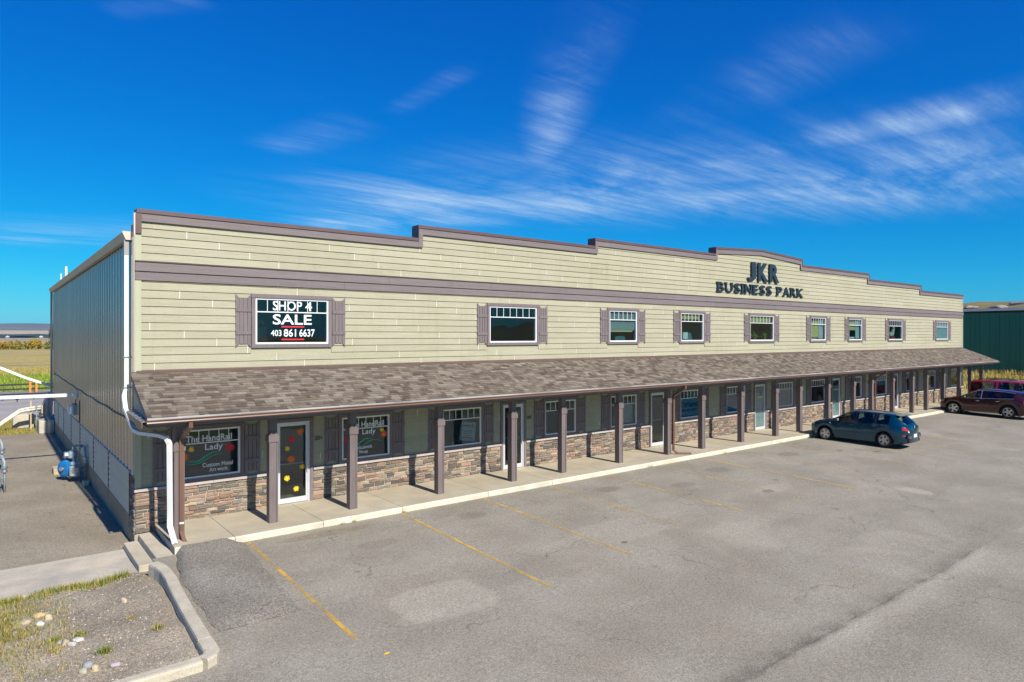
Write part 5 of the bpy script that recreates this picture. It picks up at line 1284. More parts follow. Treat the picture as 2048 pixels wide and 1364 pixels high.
# striped field, far trees, terraces and hills
def terrain(name, x0, x1, y0, y1, nx, ny, zf, mat):
    rows = [[(x0+(x1-x0)*i/nx, y0+(y1-y0)*j/ny) for i in range(nx+1)] for j in range(ny+1)]; return sheet(name, rows, mat, zf)
def striped(name):
    m = bpy.data.materials.new(name); m.use_nodes = True; MAT[name] = m; N = m.node_tree.nodes; L = m.node_tree.links; P = N['Principled BSDF']; P.inputs['Roughness'].default_value = .95; P.inputs['Specular IOR Level'].default_value = .05
    g = N.new('ShaderNodeNewGeometry'); mp = N.new('ShaderNodeMapping'); mp.inputs['Rotation'].default_value = (0, 0, rad(8)); L.new(g.outputs['Position'], mp.inputs[0])
    wv = N.new('ShaderNodeTexWave'); wv.inputs['Scale'].default_value = .027; wv.inputs['Distortion'].default_value = .6; wv.inputs['Detail'].default_value = 2; L.new(mp.outputs[0], wv.inputs['Vector'])
    cr = N.new('ShaderNodeValToRGB'); cr.color_ramp.elements[0].position = .35; cr.color_ramp.elements[0].color = (.20,.15,.10,1); cr.color_ramp.elements[1].position = .6; cr.color_ramp.elements[1].color = (.46,.36,.24,1); L.new(wv.outputs['Fac'], cr.inputs[0]); L.new(cr.outputs[0], P.inputs['Base Color'])
striped('stripe_field')
surf('hill', (.17,.13,.10), (.10,.105,.07), .0016, rough=.95, spec=.05, big=(.24,.19,.13), bigscale=.0011, bigamt=.8, contrast=(.38,.62), fine=(.012,.75,1.25))
surf('far_wood', (.035,.05,.03), (.06,.07,.035), .02, rough=.95, spec=.05)
surf('far_field', (.40,.31,.20), (.48,.38,.25), .004, rough=.95, spec=.05)
surf('hill_dry', (.20,.15,.065), (.27,.21,.10), .05, rough=.95, spec=.05, big=(.13,.11,.04), bigscale=.03, bigamt=.6, fine=(.8,.7,1.25))
terrain('striped_field', -700, 1500, 700, 1350, 2, 1, lambda x, y: YARD+.004*(y-700), 'stripe_field')
terrain('far_wood_belt', -900, 1800, 1500, 1900, 60, 6, lambda x, y: 3+6.5*((y-1500)/400)+2.2*math.sin(x*.021)*math.sin(y*.03)+1.5*math.sin(x*.07+y*.02), 'far_wood')
terrain('far_field_terrace', -1200, 2600, 1900, 3000, 20, 6, lambda x, y: 8+19*((y-1900)/1100), 'far_field')
def hillz(x, y):
    t = (y-2900)/2600; r = 62*min(1, t)**.8+4*math.sin(x*.0021+1)+5*math.sin(x*.0043+y*.001)+3*math.sin(x*.011)
    return 25+max(0, r)*min(1, t*3)
terrain('hills', -4500, 7000, 2900, 5500, 90, 16, hillz, 'hill')
for i, (x, y) in enumerate(((4,1485),(22,1490),(45,1480),(95,1492),(120,1485))):
    o = thing('farmhouse', (x-20, y, YARD+2.6), ('white roofed', 'pale blue', 'long grey', 'small white', 'low pale')[i]+' farm building tiny in the distance, '+('leftmost', 'second from left', 'third from left', 'fourth from left', 'nearest the wall')[i]+' of five', 'farmhouse', 'distant farm buildings')
    o.scale = (.55, .55, .55); MB().box(-5, 5, -4, 4, -4, 4).build('wall', 'concrete' if i in (0, 3) else 'gutter_grey', o); MB().prism([(-5.5, 4.01), (5.5, 4.01), (0, 7)], 'y', -4.4, 4.4).build('roof', 'pale_fascia', o)
    for k in (-3, 0, 3): MB().box(k-.6, k+.6, -4.06, -4.001, 0, 2).build('window', 'black', o)

# ------------------------------------------------------------------ right: green shed, yellow grass, rocky hill
gs = thing('green_shed', (83, 0, 0), 'dark green ribbed metal shed with pale eave beyond the parking lot', 'shed')
mb = MB()
def rib_panel(w, h):
    m = MB(); prof = [(0,0),(.30,0),(.325,-.03),(.375,-.03),(.40,0),(w-.05,0),(w-.03,-.045),(w,-.045)]
    for (t, d) in prof:
        for z in (0, h): m.v.append((d, t, z))
    for i in range(len(prof)-1): m.f.append((2*i, 2*i+1, 2*i+3, 2*i+2)); m.c.append(None)
    return m
me = rib_panel(.91, 7.5).mesh('wall_panel'); y = -24.0
while y < 30: link('wall_panel', me, 'green_metal', gs, (0, y, -.3)); y += .91
MB().box(.02, .06, -24, 30.2, -.3, 7.2).build('wall_core', 'dark_steel', gs)
MB().box(-.25, .3, -24.3, 30.4, 7.43, 7.68).build('eave_fascia', 'pale_fascia', gs)
MB().prism([(-.2, 7.69), (10, 7.85), (20, 7.69)], 'y', -24.2, 30.3).build('roof', 'pale_fascia', gs)
MB().box(.07, 20, -24, -23.9, -.3, 7.2).build('end_wall', 'green_metal', gs)
MB().box(19.9, 20, -23.9, 30, -.3, 7.2).build('rear_wall', 'green_metal', gs)
def bank_z(x, y): return -.36+1.0*min(1, max(0, (x-70)/9))+.08*math.sin(x*1.3+y*.7)
sheet('grass_bank', [[(x, y) for x in (68, 70, 72, 75, 78, 80, 82.9)] for y in (-30, -20, -14, -8, -4, 0, 4, 8, 14, 24, 34)], 'hay', bank_z)
mb = MB()
for i in range(5200):
    x = 69.5+13.2*random.random(); y = random.uniform(-14, 16); blades(mb, x, y, bank_z, .5, 2, .12, [(.38,.30,.06),(.46,.36,.09),(.24,.26,.05),(.34,.24,.06)], .6, .022)
tag(mb.build('bank_grass', 'blade'), 'tall yellow grass on the bank at the foot of the green shed', 'grass', kind='stuff')
sheet('end_grass', [[(x, y) for x in (54.2, 60, 68)] for y in (-1.8, 10, 30)], 'hay', lambda x, y: -.2)
def rhill(x, y):
    t = min(1, max(0, (x-300)/170)); return -2+t*(27.5+2.2*math.sin(y*.021)+1.4*math.sin(y*.05+x*.01)+1.2*math.sin(y*.11))
rows = [[(300+240*i/12, -500+1200*j/90) for i in range(13)] for j in range(91)]
sheet('dry_hill', rows, 'hill_dry', rhill)
for i in range(7):
    import bmesh
    y = (118, 104, 96, 90, 80, 70, 62)[i]; x = 440+random.uniform(-8, 8); bm = bmesh.new(); bmesh.ops.create_icosphere(bm, subdivisions=2, radius=1)
    for v in bm.verts: v.co = Vector((v.co.x*3, v.co.y*(3.4+1.5*math.sin(i)), v.co.z*1.2))*(1+.2*math.sin(v.co.x*3+i)+.2*math.sin(v.co.y*4+i*2))
    me = bpy.data.meshes.new('rock_outcrop'); bm.to_mesh(me); bm.free(); at_ = me.color_attributes.new('Col', 'FLOAT_COLOR', 'CORNER'); at_.data.foreach_set('color', [.33, .27, .22, 1.0]*len(me.loops))
    tag(link('rock_outcrop', me, 'rock', None, (x, y, rhill(x, y)+.3)), ('leftmost', 'second', 'third', 'fourth', 'fifth', 'sixth', 'rightmost')[i]+' pale rock outcrop on the dry hill above the green shed', 'rock', 'rock outcrops on the hill')

# ------------------------------------------------------------------ air
m = bpy.data.materials.new('haze_air'); m.use_nodes = True; MAT['haze_air'] = m
for n in list(m.node_tree.nodes): m.node_tree.nodes.remove(n)
out = m.node_tree.nodes.new('ShaderNodeOutputMaterial'); pv = m.node_tree.nodes.new('ShaderNodeVolumePrincipled'); m.node_tree.links.new(pv.outputs[0], out.inputs['Volume'])
pv.inputs['Color'].default_value = (.20, .60, 1.0, 1); pv.inputs['Density'].default_value = 8.5e-5; pv.inputs['Anisotropy'].default_value = 0.0
o = MB().box(-9200, 9200, -9200, 9200, -1.9, 112).build('haze', 'haze_air'); tag(o, 'thin blue haze in the air over the whole plain', 'haze', kind='stuff')
# ------------------------------------------------------------------ cars
def car_paint(name, c, flake=.5):
    m = bpy.data.materials.new(name); m.use_nodes = True; MAT[name] = m; N = m.node_tree.nodes; L = m.node_tree.links; P = N['Principled BSDF']
    P.inputs['Metallic'].default_value = flake; P.inputs['Roughness'].default_value = .24; P.inputs['Coat Weight'].default_value = .8; P.inputs['Coat Roughness'].default_value = .04
    g = N.new('ShaderNodeTexCoord'); t = N.new('ShaderNodeTexNoise'); t.inputs['Scale'].default_value = 2.0; t.inputs['Detail'].default_value = 4; L.new(g.outputs['Object'], t.inputs['Vector'])
    x = N.new('ShaderNodeMix'); x.data_type = 'RGBA'; x.inputs[6].default_value = (*[v*.9 for v in c], 1); x.inputs[7].default_value = (*[v*1.08 for v in c], 1); L.new(t.outputs['Fac'], x.inputs[0]); L.new(x.outputs[2], P.inputs['Base Color'])
car_paint('paint_blue', (.001,.052,.095), .55); car_paint('paint_maroon', (.050,.009,.007), .4); car_paint('paint_red', (.34,.008,.022), .15)
glass('car_glass', (.36,.44,.44), 1.5); glass('car_glass_pale', (.50,.60,.60), 1.5)
surf('car_cabin', (.045,.045,.048), (.065,.065,.068), 7, rough=.85); surf('seat_cloth', (.11,.11,.115), (.16,.16,.165), 9, rough=.9)
surf('chrome', (.42,.42,.42), (.48,.48,.48), 4, rough=.25, metal=.5)
surf('rim', (.45,.46,.47), (.52,.53,.54), 6, rough=.28, metal=.8)
surf('lamp_red', (.42,.010,.012), (.5,.02,.02), 6, rough=.12, spec=.7, coat=.6)
surf('lamp_clear', (.55,.55,.52), (.65,.65,.62), 6, rough=.1, spec=.8, coat=.6)
surf('lamp_amber', (.55,.35,.15), (.6,.42,.2), 6, rough=.15, spec=.8, coat=.6)
surf('plastic_black', (.012,.012,.013), (.018,.018,.019), 9, rough=.35, spec=.3)
surf('plate_white', (.72,.73,.74), (.78,.78,.78), 9, rough=.4)
def sm(xs, keys, w=.05):
    kx = [k[0] for k in keys]; kv = [k[1] for k in keys]
    f = lambda x: np.interp(x, kx, kv)
    return sum(f(xs+d) for d in np.linspace(-w, w, 9))/9
def cabin(c, root, front, rear, zs, w, x0, x1):
    """floor, dashboard and seats seen through the glass"""
    MB().box(x0, x1, -c.W/2+.16, c.W/2-.16, .425, .50).build('cabin_floor', 'car_cabin', root)
    MB().cbox(front+.75, front+1.05, -w, w, zs-.15, zs+.30, .04).build('dashboard', 'car_cabin', root)
    MB().tube([(front+.66+.04*math.cos(a), w*.52+.17*math.cos(a), zs+.30+.17*math.sin(a)) for a in [k*math.pi/6 for k in range(13)]], .014, 6).build('steering_wheel', 'car_cabin', root)
    for x, ys in ((front, (-w*.52, w*.52)), (rear, (-w*.6, 0, w*.6))):
        for y in ys:
            hw = .23 if x == front else .19
            o = MB().cbox(x-.02, x+.48, y-hw, y+hw, .50, zs, .05).build('seat', 'seat_cloth', root)
            MB().prism([(x-.08, zs-.08), (x+.06, zs-.08), (x-.08, zs+.48), (x-.20, zs+.48)], 'y', y-hw+.01, y+hw-.01).build('backrest', 'seat_cloth', o)
            MB().cbox(x-.24, x-.14, y-.12, y+.12, zs+.50, zs+.68, .03).build('headrest', 'seat_cloth', o)
class Car:
    def __init__(s, L, W, wb, fo, R, keys, belt, upz, upy, plan=(10, 3), sill=.19, arch=.07, pw=.05, tuck=.10, belt_in=.045):
        s.L, s.W, s.wb, s.R = L, W, wb, R; s.xf = wb/2+fo; s.xr = s.xf-L; s.keys, s.belt, s.upz, s.upy = keys, belt, upz, upy
        s.plan, s.sill, s.arch, s.tuck, s.belt_in, s.pw = plan, sill, arch, tuck, belt_in, pw
    def section(s, x):
        """half section at station x: list of (y,z) from the sill up to the centre line"""
        xs = np.array([x]); zt = float(sm(xs, s.keys, s.pw)[0]); zb = float(sm(xs, s.belt, .06)[0]); zu = float(sm(xs, s.upz, s.pw)[0]); yu = float(sm(xs, s.upy, .08)[0])
        xm = (s.xf+s.xr)/2; xi = abs(x-xm)/(s.L/2); p = (1-min(1, xi)**s.plan[0])**(1/s.plan[1]); p = max(p, .02)
        H = s.W/2; low = s.sill
        e = max(0, (abs(x-xm)-(s.L/2-.45))/.45); low += .07*e**2
        Ra = s.R+s.arch
        for xa in (s.wb/2, -s.wb/2):
            if abs(x-xa) < Ra: low = max(low, s.R-.01+math.sqrt(Ra*Ra-(x-xa)**2))
        zt = max(zt, low+.05); zb = min(max(zb, low+.03), zt-.015); zu = min(max(zu, zb+.004), zt-.004)
        mid = min(max(low+.02, .58), zb-.01)
        pts = [((H-s.tuck*max(0, 1-(low-s.sill)/.25))*p, low), ((H-.02)*p, low+(mid-low)*.45), (H*p, mid), ((H-.012)*p, mid+(zb-mid)*.55), ((H-s.belt_in)*p, zb)]
        y4 = pts[-1][0]; yu_ = min(yu*p, y4-.002)
        for t in (.25, .5, .75, 1.0): pts.append((y4+(yu_-y4)*t+.02*math.sin(math.pi*t)*(zu-zb), zb+(zu-zb)*t))
        for t in (.18, .4, .65, 1.0):
            th = t*math.pi/2; pts.append((yu_*math.cos(th), zu+(zt-zu)*math.sin(th)))
        return pts
    def stations(s, n=96):
        xm = (s.xf+s.xr)/2; out = []
        for i in range(n+1):
            t = -1+2*i/n; u = math.copysign(abs(t)**.62 if False else math.sin(abs(t)*math.pi/2)**.85, t); out.append(xm+u*s.L/2*.9995)
        Ra = s.R+s.arch
        for xa in (s.wb/2, -s.wb/2): out += [xa-Ra*.999, xa+Ra*.999, xa-Ra*.97, xa+Ra*.97, xa-Ra*.9, xa+Ra*.9]
        return sorted(set(out))
    def S(s, x, v):
        """point on the left skin; v = index along the section (float)"""
        p = s.section(x); i = min(int(v), len(p)-2); t = v-i; return Vector((x, p[i][0]+(p[i+1][0]-p[i][0])*t, p[i][1]+(p[i+1][1]-p[i][1])*t))
    def body(s, root, mat, side_holes=(), top_holes=()):
        xs = s.stations(); sec = [s.section(x) for x in xs]; k = len(sec[0]); mb = MB()
        for x, p in zip(xs, sec):
            for (y, z) in p: mb.v.append((x, y, z))
            for (y, z) in p[-2::-1]: mb.v.append((x, -y, z))
        n = 2*k-1
        for i in range(len(xs)-1):
            for j in range(n-1):
                jj = min(j, n-2-j)
                if 4 <= jj <= 7 and any(a-.001 <= xs[i] and xs[i+1] <= b+.001 for a, b in side_holes): continue
                if jj >= 9 and any(a-.001 <= xs[i] and xs[i+1] <= b+.001 for a, b in top_holes): continue
                mb.f.append((i*n+j, (i+1)*n+j, (i+1)*n+j+1, i*n+j+1)); mb.c.append(None)
        mb.f.append(tuple(range(n))); mb.f.append(tuple(range(len(xs)*n-1, len(xs)*n-n-1, -1))); mb.c += [None]*2
        o = mb.build('body', mat, root, smooth=True)
        MB().box(s.xr+.25, s.xf-.3, -s.W/2+.14, s.W/2-.14, s.sill-.01, .42).build('underbody', 'plastic_black', root)
        for xa in (s.wb/2, -s.wb/2):
            for sd in (1, -1):
                MB().lathe([(s.R+s.arch+.015, 0), (s.R+s.arch+.015, .30), (.05, .30)], 'y', (xa, s.W/2-.04 if sd < 0 else -s.W/2+.04, s.R), 24)
        for xa in (s.wb/2, -s.wb/2):
            m = MB(); n = 20; Ra = s.R+s.arch+.004
            for sd in (1, -1):
                y0, y1 = sd*(s.W/2-.035), sd*(s.W/2-.34); b = len(m.v)
                for i in range(n+1):
                    a = math.pi*(-.12+1.24*i/n); m.v += [(xa+Ra*math.cos(a), y0, s.R-.01+Ra*math.sin(a)), (xa+Ra*math.cos(a), y1, s.R-.01+Ra*math.sin(a))]
                for i in range(n): m.f.append((b+2*i, b+2*i+1, b+2*i+3, b+2*i+2)); m.c.append(None)
                c = len(m.v); m.v += [(xa+Ra*math.cos(math.pi*(-.12+1.24*i/n)), y1, s.R-.01+Ra*math.sin(math.pi*(-.12+1.24*i/n))) for i in range(n+1)]; m.f.append(tuple(range(c, c+n+1))); m.c.append(None)
            m.build('wheel_arch', 'plastic_black', root)
        return o
    def patch(s, root, name, mat, x0, x1, v0, v1, off=.006, nx=14, nv=4, side=0, skew=0.0, th=.0):
        """panel lying just proud of the skin between two stations; x0/x1 may be functions of v"""
        f0 = x0 if callable(x0) else (lambda v: x0); f1 = x1 if callable(x1) else (lambda v: x1)
        for sd in ((1, -1) if side == 0 else (side,)):
            mb = MB()
            for j in range(nv+1):
                v = v0+(v1-v0)*j/nv
                for i in range(nx+1):
                    a, b = f0(v), f1(v); x = a+(b-a)*i/nx; p = s.S(x, v); q = s.S(x+.01, v)-p; r = s.S(x, min(v+.05, 11.99))-s.S(x, max(v-.05, 0)); nn = q.cross(r)
                    nn = -nn if nn.y < -1e-9 or (abs(nn.y) < 1e-6 and nn.z < 0) else nn
                    if nn.length < 1e-9: nn = Vector((0, 1, 0))
                    p = p+nn.normalized()*off; mb.v.append((p.x, p.y*sd, p.z))
            for j in range(nv):
                for i in range(nx): k = j*(nx+1)+i; mb.f.append((k, k+1, k+nx+2, k+nx+1)); mb.c.append(None)
            mb.build(name, mat, root, smooth=True)
    def across(s, root, name, mat, xa, xb, va, vb=12, off=.006, n=8, m=10):
        """panel spanning both sides (windscreen, rear glass): rows from xa to xb, section from va over the centre"""
        mb = MB(); vs = [va+(12-va)*j/m for j in range(m+1)]
        for i in range(n+1):
            x = xa+(xb-xa)*i/n; row = []
            for v in vs:
                p = s.S(x, min(v, 11.999)); q = s.S(x+.01, min(v, 11.999))-p; t = Vector((-q.z, 0, q.x)); t = -t if t.z < 0 else t
                t = t.normalized() if t.length > 1e-9 else Vector((0, 0, 1)); p = p+t*off; row.append(p)
            for p in row: mb.v.append((p.x, p.y, p.z))
            for p in row[-2::-1]: mb.v.append((p.x, -p.y, p.z))
        k = 2*(m+1)-1
        for i in range(n):
            for j in range(k-1): mb.f.append((i*k+j, i*k+j+1, (i+1)*k+j+1, (i+1)*k+j)); mb.c.append(None)
        return mb.build(name, mat, root, smooth=True)
    def wheels(s, root, spokes, tw=.21, twin=False):
        for xa in (s.wb/2, -s.wb/2):
            for sd in (1, -1):
                R = s.R; yc = sd*(s.W/2-.02-tw/2); w = thing_part('wheel', root)
                w.location = (xa, yc, R)
                h = tw/2; rr = R*.69
                t = MB().lathe([(rr, -h), (R-.05, -h), (R-.015, -h+.025), (R, -h+.06), (R, h-.06), (R-.015, h-.025), (R-.05, h), (rr, h)], 'y', (0,0,0), 36, caps=False).build('tyre', 'rubber', w, smooth=True)
                m = MB(); yo = sd*h
                m.lathe([(rr+.004, yo*.2), (rr+.004, yo*1.01), (rr-.02, yo*.96), (rr-.03, yo*.6), (rr-.03, yo*.2)], 'y', (0,0,0), 36, caps=False)
                for q in range(spokes):
                    for dlt in ((-.11, .11) if twin else (0,)):
                        a = 2*math.pi*q/spokes; a0 = a+dlt*1.0; a1 = a+dlt*1.9; wd0, wd1 = (.030, .020) if twin else (.05, .036)
                        for side in (0,):
                            c0, s0, c1, s1 = math.cos(a0), math.sin(a0), math.cos(a1), math.sin(a1); r0, r1 = .035, rr-.015
                            P = [(c0*r0-s0*wd0, s0*r0+c0*wd0), (c0*r0+s0*wd0, s0*r0-c0*wd0), (c1*r1+s1*wd1, s1*r1-c1*wd1), (c1*r1-s1*wd1, s1*r1+c1*wd1)]
                            b = len(m.v); m.v += [(p[0], yo*.86, p[1]) for p in P[:2]]+[(p[0], yo*.95, p[1]) for p in P[2:]]+[(p[0], yo*.60, p[1]) for p in P]
                            m.f += [(b,b+1,b+2,b+3),(b+4,b+7,b+6,b+5),(b,b+4,b+5,b+1),(b+1,b+5,b+6,b+2),(b+2,b+6,b+7,b+3),(b+3,b+7,b+4,b)]; m.c += [None]*6
                m.lathe([(.06, yo*.5), (.06, yo*.86), (.035, yo*.93)], 'y', (0,0,0), 14)
                m.build('rim', 'rim', w)
                MB().lathe([(rr-.032, yo*.05), (rr-.032, yo*.45)], 'y', (0,0,0), 24).build('brake_disc', 'plastic_black', w)
def thing_part(name, root):
    # the part object itself is the hub so that every part is a mesh
    return MB().lathe([(.05, -.06), (.05, .06)], 'y', (0,0,0), 10).build(name, 'plastic_black', root)
def finish(c, root, paint, door_x, handles, windows, mirror_x, chrome_handles=False, glassmat='car_glass'):
    for (x0, x1, f0, f1) in windows: c.patch(root, 'side_window', glassmat if not isinstance(f0, str) else f0, x0-.03, x1+.03, 3.97, 8.03, .005, 18, 8)
    for x in door_x: c.patch(root, 'door_seam', 'plastic_black', x-.005, x+.005, .35, 4.0, .0025, 1, 12)
    for x in handles:
        for sd in (1, -1):
            p = c.S(x, 3.35); MB().cbox(x-.09, x+.09, p.y*1+.012 if sd > 0 else -p.y-.042, p.y+.042 if sd > 0 else -p.y-.012, p.z-.016, p.z+.016, .008).build('door_handle', 'chrome' if chrome_handles else paint, root)
    for sd in (1, -1):
        p = c.S(mirror_x, 4.1); m = MB(); y0 = p.y-.01; m.cbox(mirror_x-.06, mirror_x+.06, min(sd*(y0+.06), sd*(y0+.24)), max(sd*(y0+.06), sd*(y0+.24)), p.z+.03, p.z+.17, .03)
        o = m.build('mirror', paint, root); MB().box(mirror_x-.025, mirror_x+.03, min(sd*(y0-.03), sd*(y0+.07)), max(sd*(y0-.03), sd*(y0+.07)), p.z+.03, p.z+.07).build('mirror_arm', 'plastic_black', o)
        MB().box(mirror_x-.064, mirror_x-.0605, min(sd*(y0+.08), sd*(y0+.22)), max(sd*(y0+.08), sd*(y0+.22)), p.z+.05, p.z+.15).build('mirror_glass', 'chrome', o)

# -- blue hatchback: nose to the walk
root = thing('parked_car', (27.84, -4.18, -.045), 'dark teal blue five-door hatchback parked nose to the covered walk', 'car', 'cars parked in front of the shops', rotz=rad(91.0)); root.scale = (.945, .97, 1.0)
c = Car(4.49, 1.755, 2.64, .88, .315,
    keys=[(-2.29,.55),(-2.27,.86),(-2.20,.98),(-1.72,1.385),(-1.35,1.425),(-.6,1.462),(.0,1.465),(.25,1.44),(1.12,.985),(1.35,.955),(1.8,.87),(2.08,.75),(2.18,.62),(2.22,.5)],
    belt=[(-2.29,.5),(-2.2,.88),(-1.6,.99),(-.8,.965),(.4,.925),(1.1,.905),(1.6,.85),(2.1,.70),(2.2,.5)],
    upz=[(-2.29,.52),(-2.24,.90),(-2.15,.96),(-1.66,1.31),(-1.2,1.365),(-.5,1.385),(.0,1.385),(.22,1.36),(1.08,.955),(1.4,.92),(1.8,.84),(2.1,.72),(2.2,.55)],
    upy=[(-2.3,.60),(-2.0,.62),(-1.6,.56),(-.8,.56),(0,.565),(.3,.60),(1.0,.70),(1.5,.68),(2.2,.60)])
c.body(root, 'paint_blue', [(-.02,.80),(-.88,-.10),(-1.47,-.98)], [(.32,1.03),(-2.13,-1.79)]); cabin(c, root, -.12, -1.0, .66, .55, -1.55, 1.0); c.wheels(root, 5, .20, True)
finish(c, root, 'paint_blue', (.98, -.06, -.98), (.08, -.92), [(-.02, .80, 0, 0), (-.88, -.10, 0, 0), (-1.47, -.98, 0, 0)], .72)
c.patch(root, 'pillar_cover', 'plastic_black', -.10, -.02, 4.15, 7.8, .005, 2, 6); c.patch(root, 'pillar_cover', 'plastic_black', -.98, -.88, 4.15, 7.8, .005, 2, 6)
c.across(root, 'windscreen', 'car_glass', .32, 1.03, 8.97); c.across(root, 'rear_window', 'car_glass_pale', -2.13, -1.79, 8.97)
c.patch(root, 'tail_lamp', 'lamp_red', -2.215, -2.03, 3.1, 4.0, .008, 8, 4); c.patch(root, 'reversing_lamp', 'lamp_clear', -2.236, -2.21, 3.05, 3.9, .010, 5, 4)
c.patch(root, 'headlamp', 'lamp_clear', 1.84, 2.14, 3.3, 4.2, .007, 8, 3); c.patch(root, 'side_marker', 'lamp_red', -2.16, -2.05, 1.75, 2.0, .006, 3, 1)
c.patch(root, 'side_moulding', 'paint_blue', -.92, .92, 1.55, 1.75, .010, 16, 2); c.patch(root, 'indicator', 'lamp_clear', 1.05, 1.11, 3.2, 3.45, .006, 2, 1)
MB().cbox(-2.275, -2.19, -.70, .70, .42, .60, .03).build('bumper_step', 'paint_blue', root)
MB().box(-2.29, -2.277, -.18, .15, .46, .60).build('licence_plate', 'plate_white', root)
MB().cbox(-2.262, -2.17, -.60, .60, .26, .40, .02).build('bumper_insert', 'plastic_black', root)
MB().box(-2.283, -2.2775, .40, .56, .44, .48).build('reflector', 'lamp_red', root); MB().box(-2.283, -2.2775, -.56, -.40, .44, .48).build('reflector', 'lamp_red', root)
MB().prism([(-1.70,1.385),(-1.92,1.345),(-1.93,1.325),(-1.70,1.365)], 'y', -.54, .54).build('roof_spoiler', 'paint_blue', root)
MB().lathe([(.055, 0), (.05, .012)], 'x', (-2.26, 0, .90), 16).build('badge', 'chrome', root)
MB().tube([(-2.21,.0,1.0),(-2.12,.30,1.07)], .009, 5).build('rear_wiper', 'plastic_black', root)

# -- maroon crossover
root = thing('parked_car', (44.05, -4.15, -.045), 'dark maroon crossover with bright five-spoke wheels parked near the far end', 'car', 'cars parked in front of the shops', rotz=rad(87.5))
c = Car(4.80, 1.90, 2.775, .93, .365,
    keys=[(-2.44,.6),(-2.42,.98),(-2.34,1.12),(-1.80,1.50),(-1.3,1.565),(-.5,1.605),(.0,1.60),(.25,1.57),(1.20,1.09),(1.45,1.05),(2.0,.95),(2.22,.82),(2.32,.66),(2.36,.5)],
    belt=[(-2.44,.6),(-2.3,1.05),(-1.6,1.12),(-.8,1.08),(.4,1.03),(1.2,.995),(1.7,.93),(2.2,.76),(2.34,.5)],
    upz=[(-2.44,.6),(-2.38,1.02),(-2.28,1.10),(-1.75,1.42),(-1.2,1.49),(-.5,1.515),(.0,1.51),(.22,1.49),(1.16,1.05),(1.5,1.01),(2.0,.91),(2.25,.78),(2.34,.55)],
    upy=[(-2.45,.64),(-2.0,.66),(-1.6,.60),(-.8,.61),(0,.62),(.3,.65),(1.1,.76),(1.6,.74),(2.35,.65)], sill=.23, arch=.08)
c.body(root, 'paint_maroon', [(-.0,.88),(-.95,-.08),(-1.60,-1.02)], [(.32,1.12),(-2.27,-1.88)]); cabin(c, root, -.10, -1.0, .76, .60, -1.7, 1.1); c.wheels(root, 5, .24)
finish(c, root, 'paint_maroon', (1.05, -.05, -1.02), (.12, -.88), [(-.0, .88, 0, 0), (-.95, -.08, 0, 0), (-1.60, -1.02, 0, 0)], .80, True)
c.patch(root, 'pillar_cover', 'chrome', -.07, -.01, 4.15, 7.8, .005, 2, 6); c.patch(root, 'pillar_cover', 'plastic_black', -1.02, -.95, 4.15, 7.8, .005, 2, 6)
c.patch(root, 'window_trim', 'chrome', -1.68, 1.12, 7.86, 8.0, .009, 30, 1); c.patch(root, 'window_trim', 'chrome', -1.66, 1.0, 4.02, 4.14, .009, 30, 1)
c.across(root, 'windscreen', 'car_glass', .32, 1.12, 8.97); c.across(root, 'rear_window', 'car_glass', -2.27, -1.88, 8.97)
c.patch(root, 'tail_lamp', 'lamp_red', -2.35, -2.10, 3.0, 4.1, .008, 8, 4); c.patch(root, 'headlamp', 'lamp_amber', 1.92, 2.26, 3.3, 4.2, .007, 8, 3)
c.patch(root, 'sill_trim', 'chrome', -.95, .95, .12, .32, .008, 14, 1)
MB().box(-2.455, -2.44, -.17, .17, .72, .86).build('licence_plate', 'plate_white', root)
for xa in (.86, -1.90): 
    for sd in (1, -1): MB().box(xa-.02, xa, min(sd*.70, sd*.92), max(sd*.70, sd*.92), .14, .34).build('mud_flap', 'plastic_black', root)

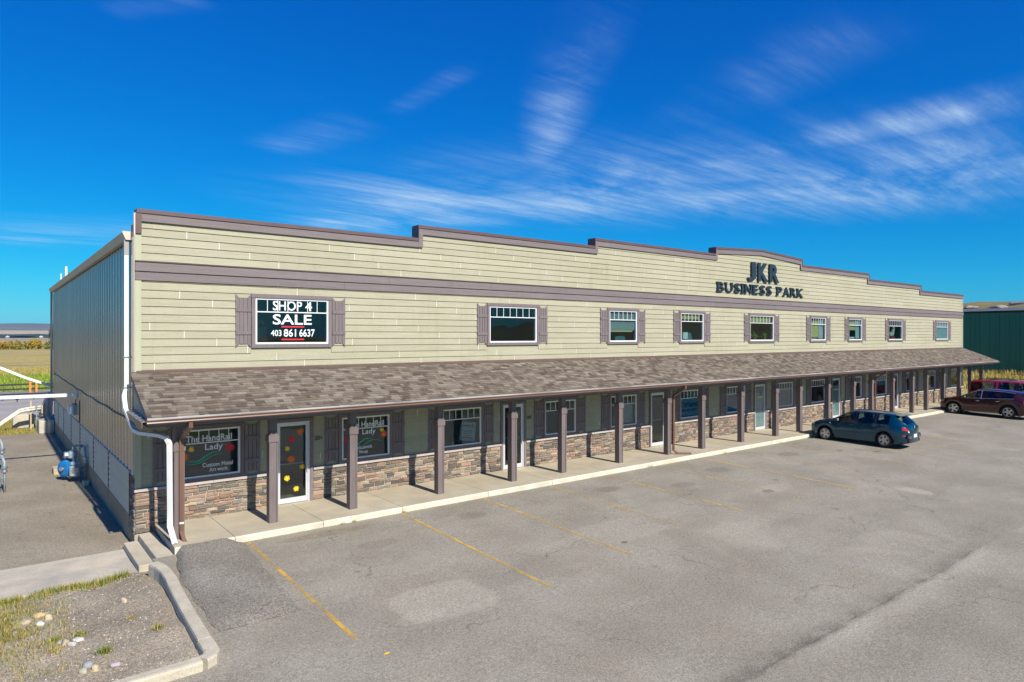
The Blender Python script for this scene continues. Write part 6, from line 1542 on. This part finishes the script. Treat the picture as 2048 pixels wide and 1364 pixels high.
# -- red SUV, tail to the walk
root = thing('parked_car', (48.2, -4.8, -.06), 'tall red sport utility backed in at the far end of the lot', 'car', 'cars parked in front of the shops', rotz=rad(-91))
c = Car(5.13, 2.0, 2.95, .95, .385,
    keys=[(-2.73,.7),(-2.71,1.2),(-2.62,1.78),(-2.50,1.88),(-1.6,1.925),(-.3,1.93),(.3,1.90),(.5,1.87),(1.15,1.29),(1.35,1.26),(2.05,1.17),(2.28,1.05),(2.36,.85),(2.40,.6)],
    belt=[(-2.73,.7),(-2.68,1.20),(-1.5,1.24),(.5,1.22),(1.3,1.18),(2.1,1.06),(2.3,.9),(2.4,.6)],
    upz=[(-2.73,.8),(-2.70,1.25),(-2.58,1.72),(-2.45,1.77),(-1.6,1.81),(-.3,1.82),(.3,1.80),(.48,1.77),(1.12,1.26),(1.5,1.22),(2.1,1.12),(2.3,.95),(2.4,.6)],
    upy=[(-2.73,.70),(-2.4,.72),(-1.6,.72),(0,.72),(.5,.74),(1.2,.82),(2.4,.74)], plan=(16, 3.2), sill=.32, arch=.09)
c.body(root, 'paint_red', [(.05,.95),(-.92,-.03),(-2.42,-1.12)], [(.55,1.08)]); cabin(c, root, .05, -.9, .92, .66, -2.4, 1.1); c.wheels(root, 6, .26)
finish(c, root, 'paint_red', (1.05, .0, -1.0), (.12, -.86), [(.05, .95, 0, 0), (-.92, -.03, 0, 0), (-2.42, -1.12, 0, 0)], .82, True)
c.patch(root, 'pillar_cover', 'plastic_black', -.03, .05, 4.15, 7.8, .005, 2, 6)
c.across(root, 'windscreen', 'car_glass_pale', .55, 1.08, 8.97); c.across(root, 'rear_window', 'car_glass', -2.70, -2.63, 8.97)
c.patch(root, 'tail_lamp', 'lamp_red', -2.715, -2.60, 2.9, 4.1, .008, 6, 4); c.patch(root, 'headlamp', 'lamp_clear', 2.0, 2.30, 3.2, 4.2, .007, 8, 3)
for sd in (1, -1):
    o = MB().tube([(-2.1, sd*.66, 1.93), (-2.0, sd*.66, 1.985), (-.1, sd*.66, 1.99), (0, sd*.66, 1.935)], .022, 6).build('roof_rack', 'plastic_black', root)
for x in (-1.5, -.5): MB().box(x-.03, x+.03, -.65, .65, 1.97, 1.985).build('rack_bar', 'plastic_black', root)
MB().box(-2.745, -2.73, -.17, .17, .86, 1.0).build('licence_plate', 'plate_white', root)
MB().cbox(-2.76, -2.66, -.88, .88, .50, .72, .03).build('bumper', 'plastic_black', root)
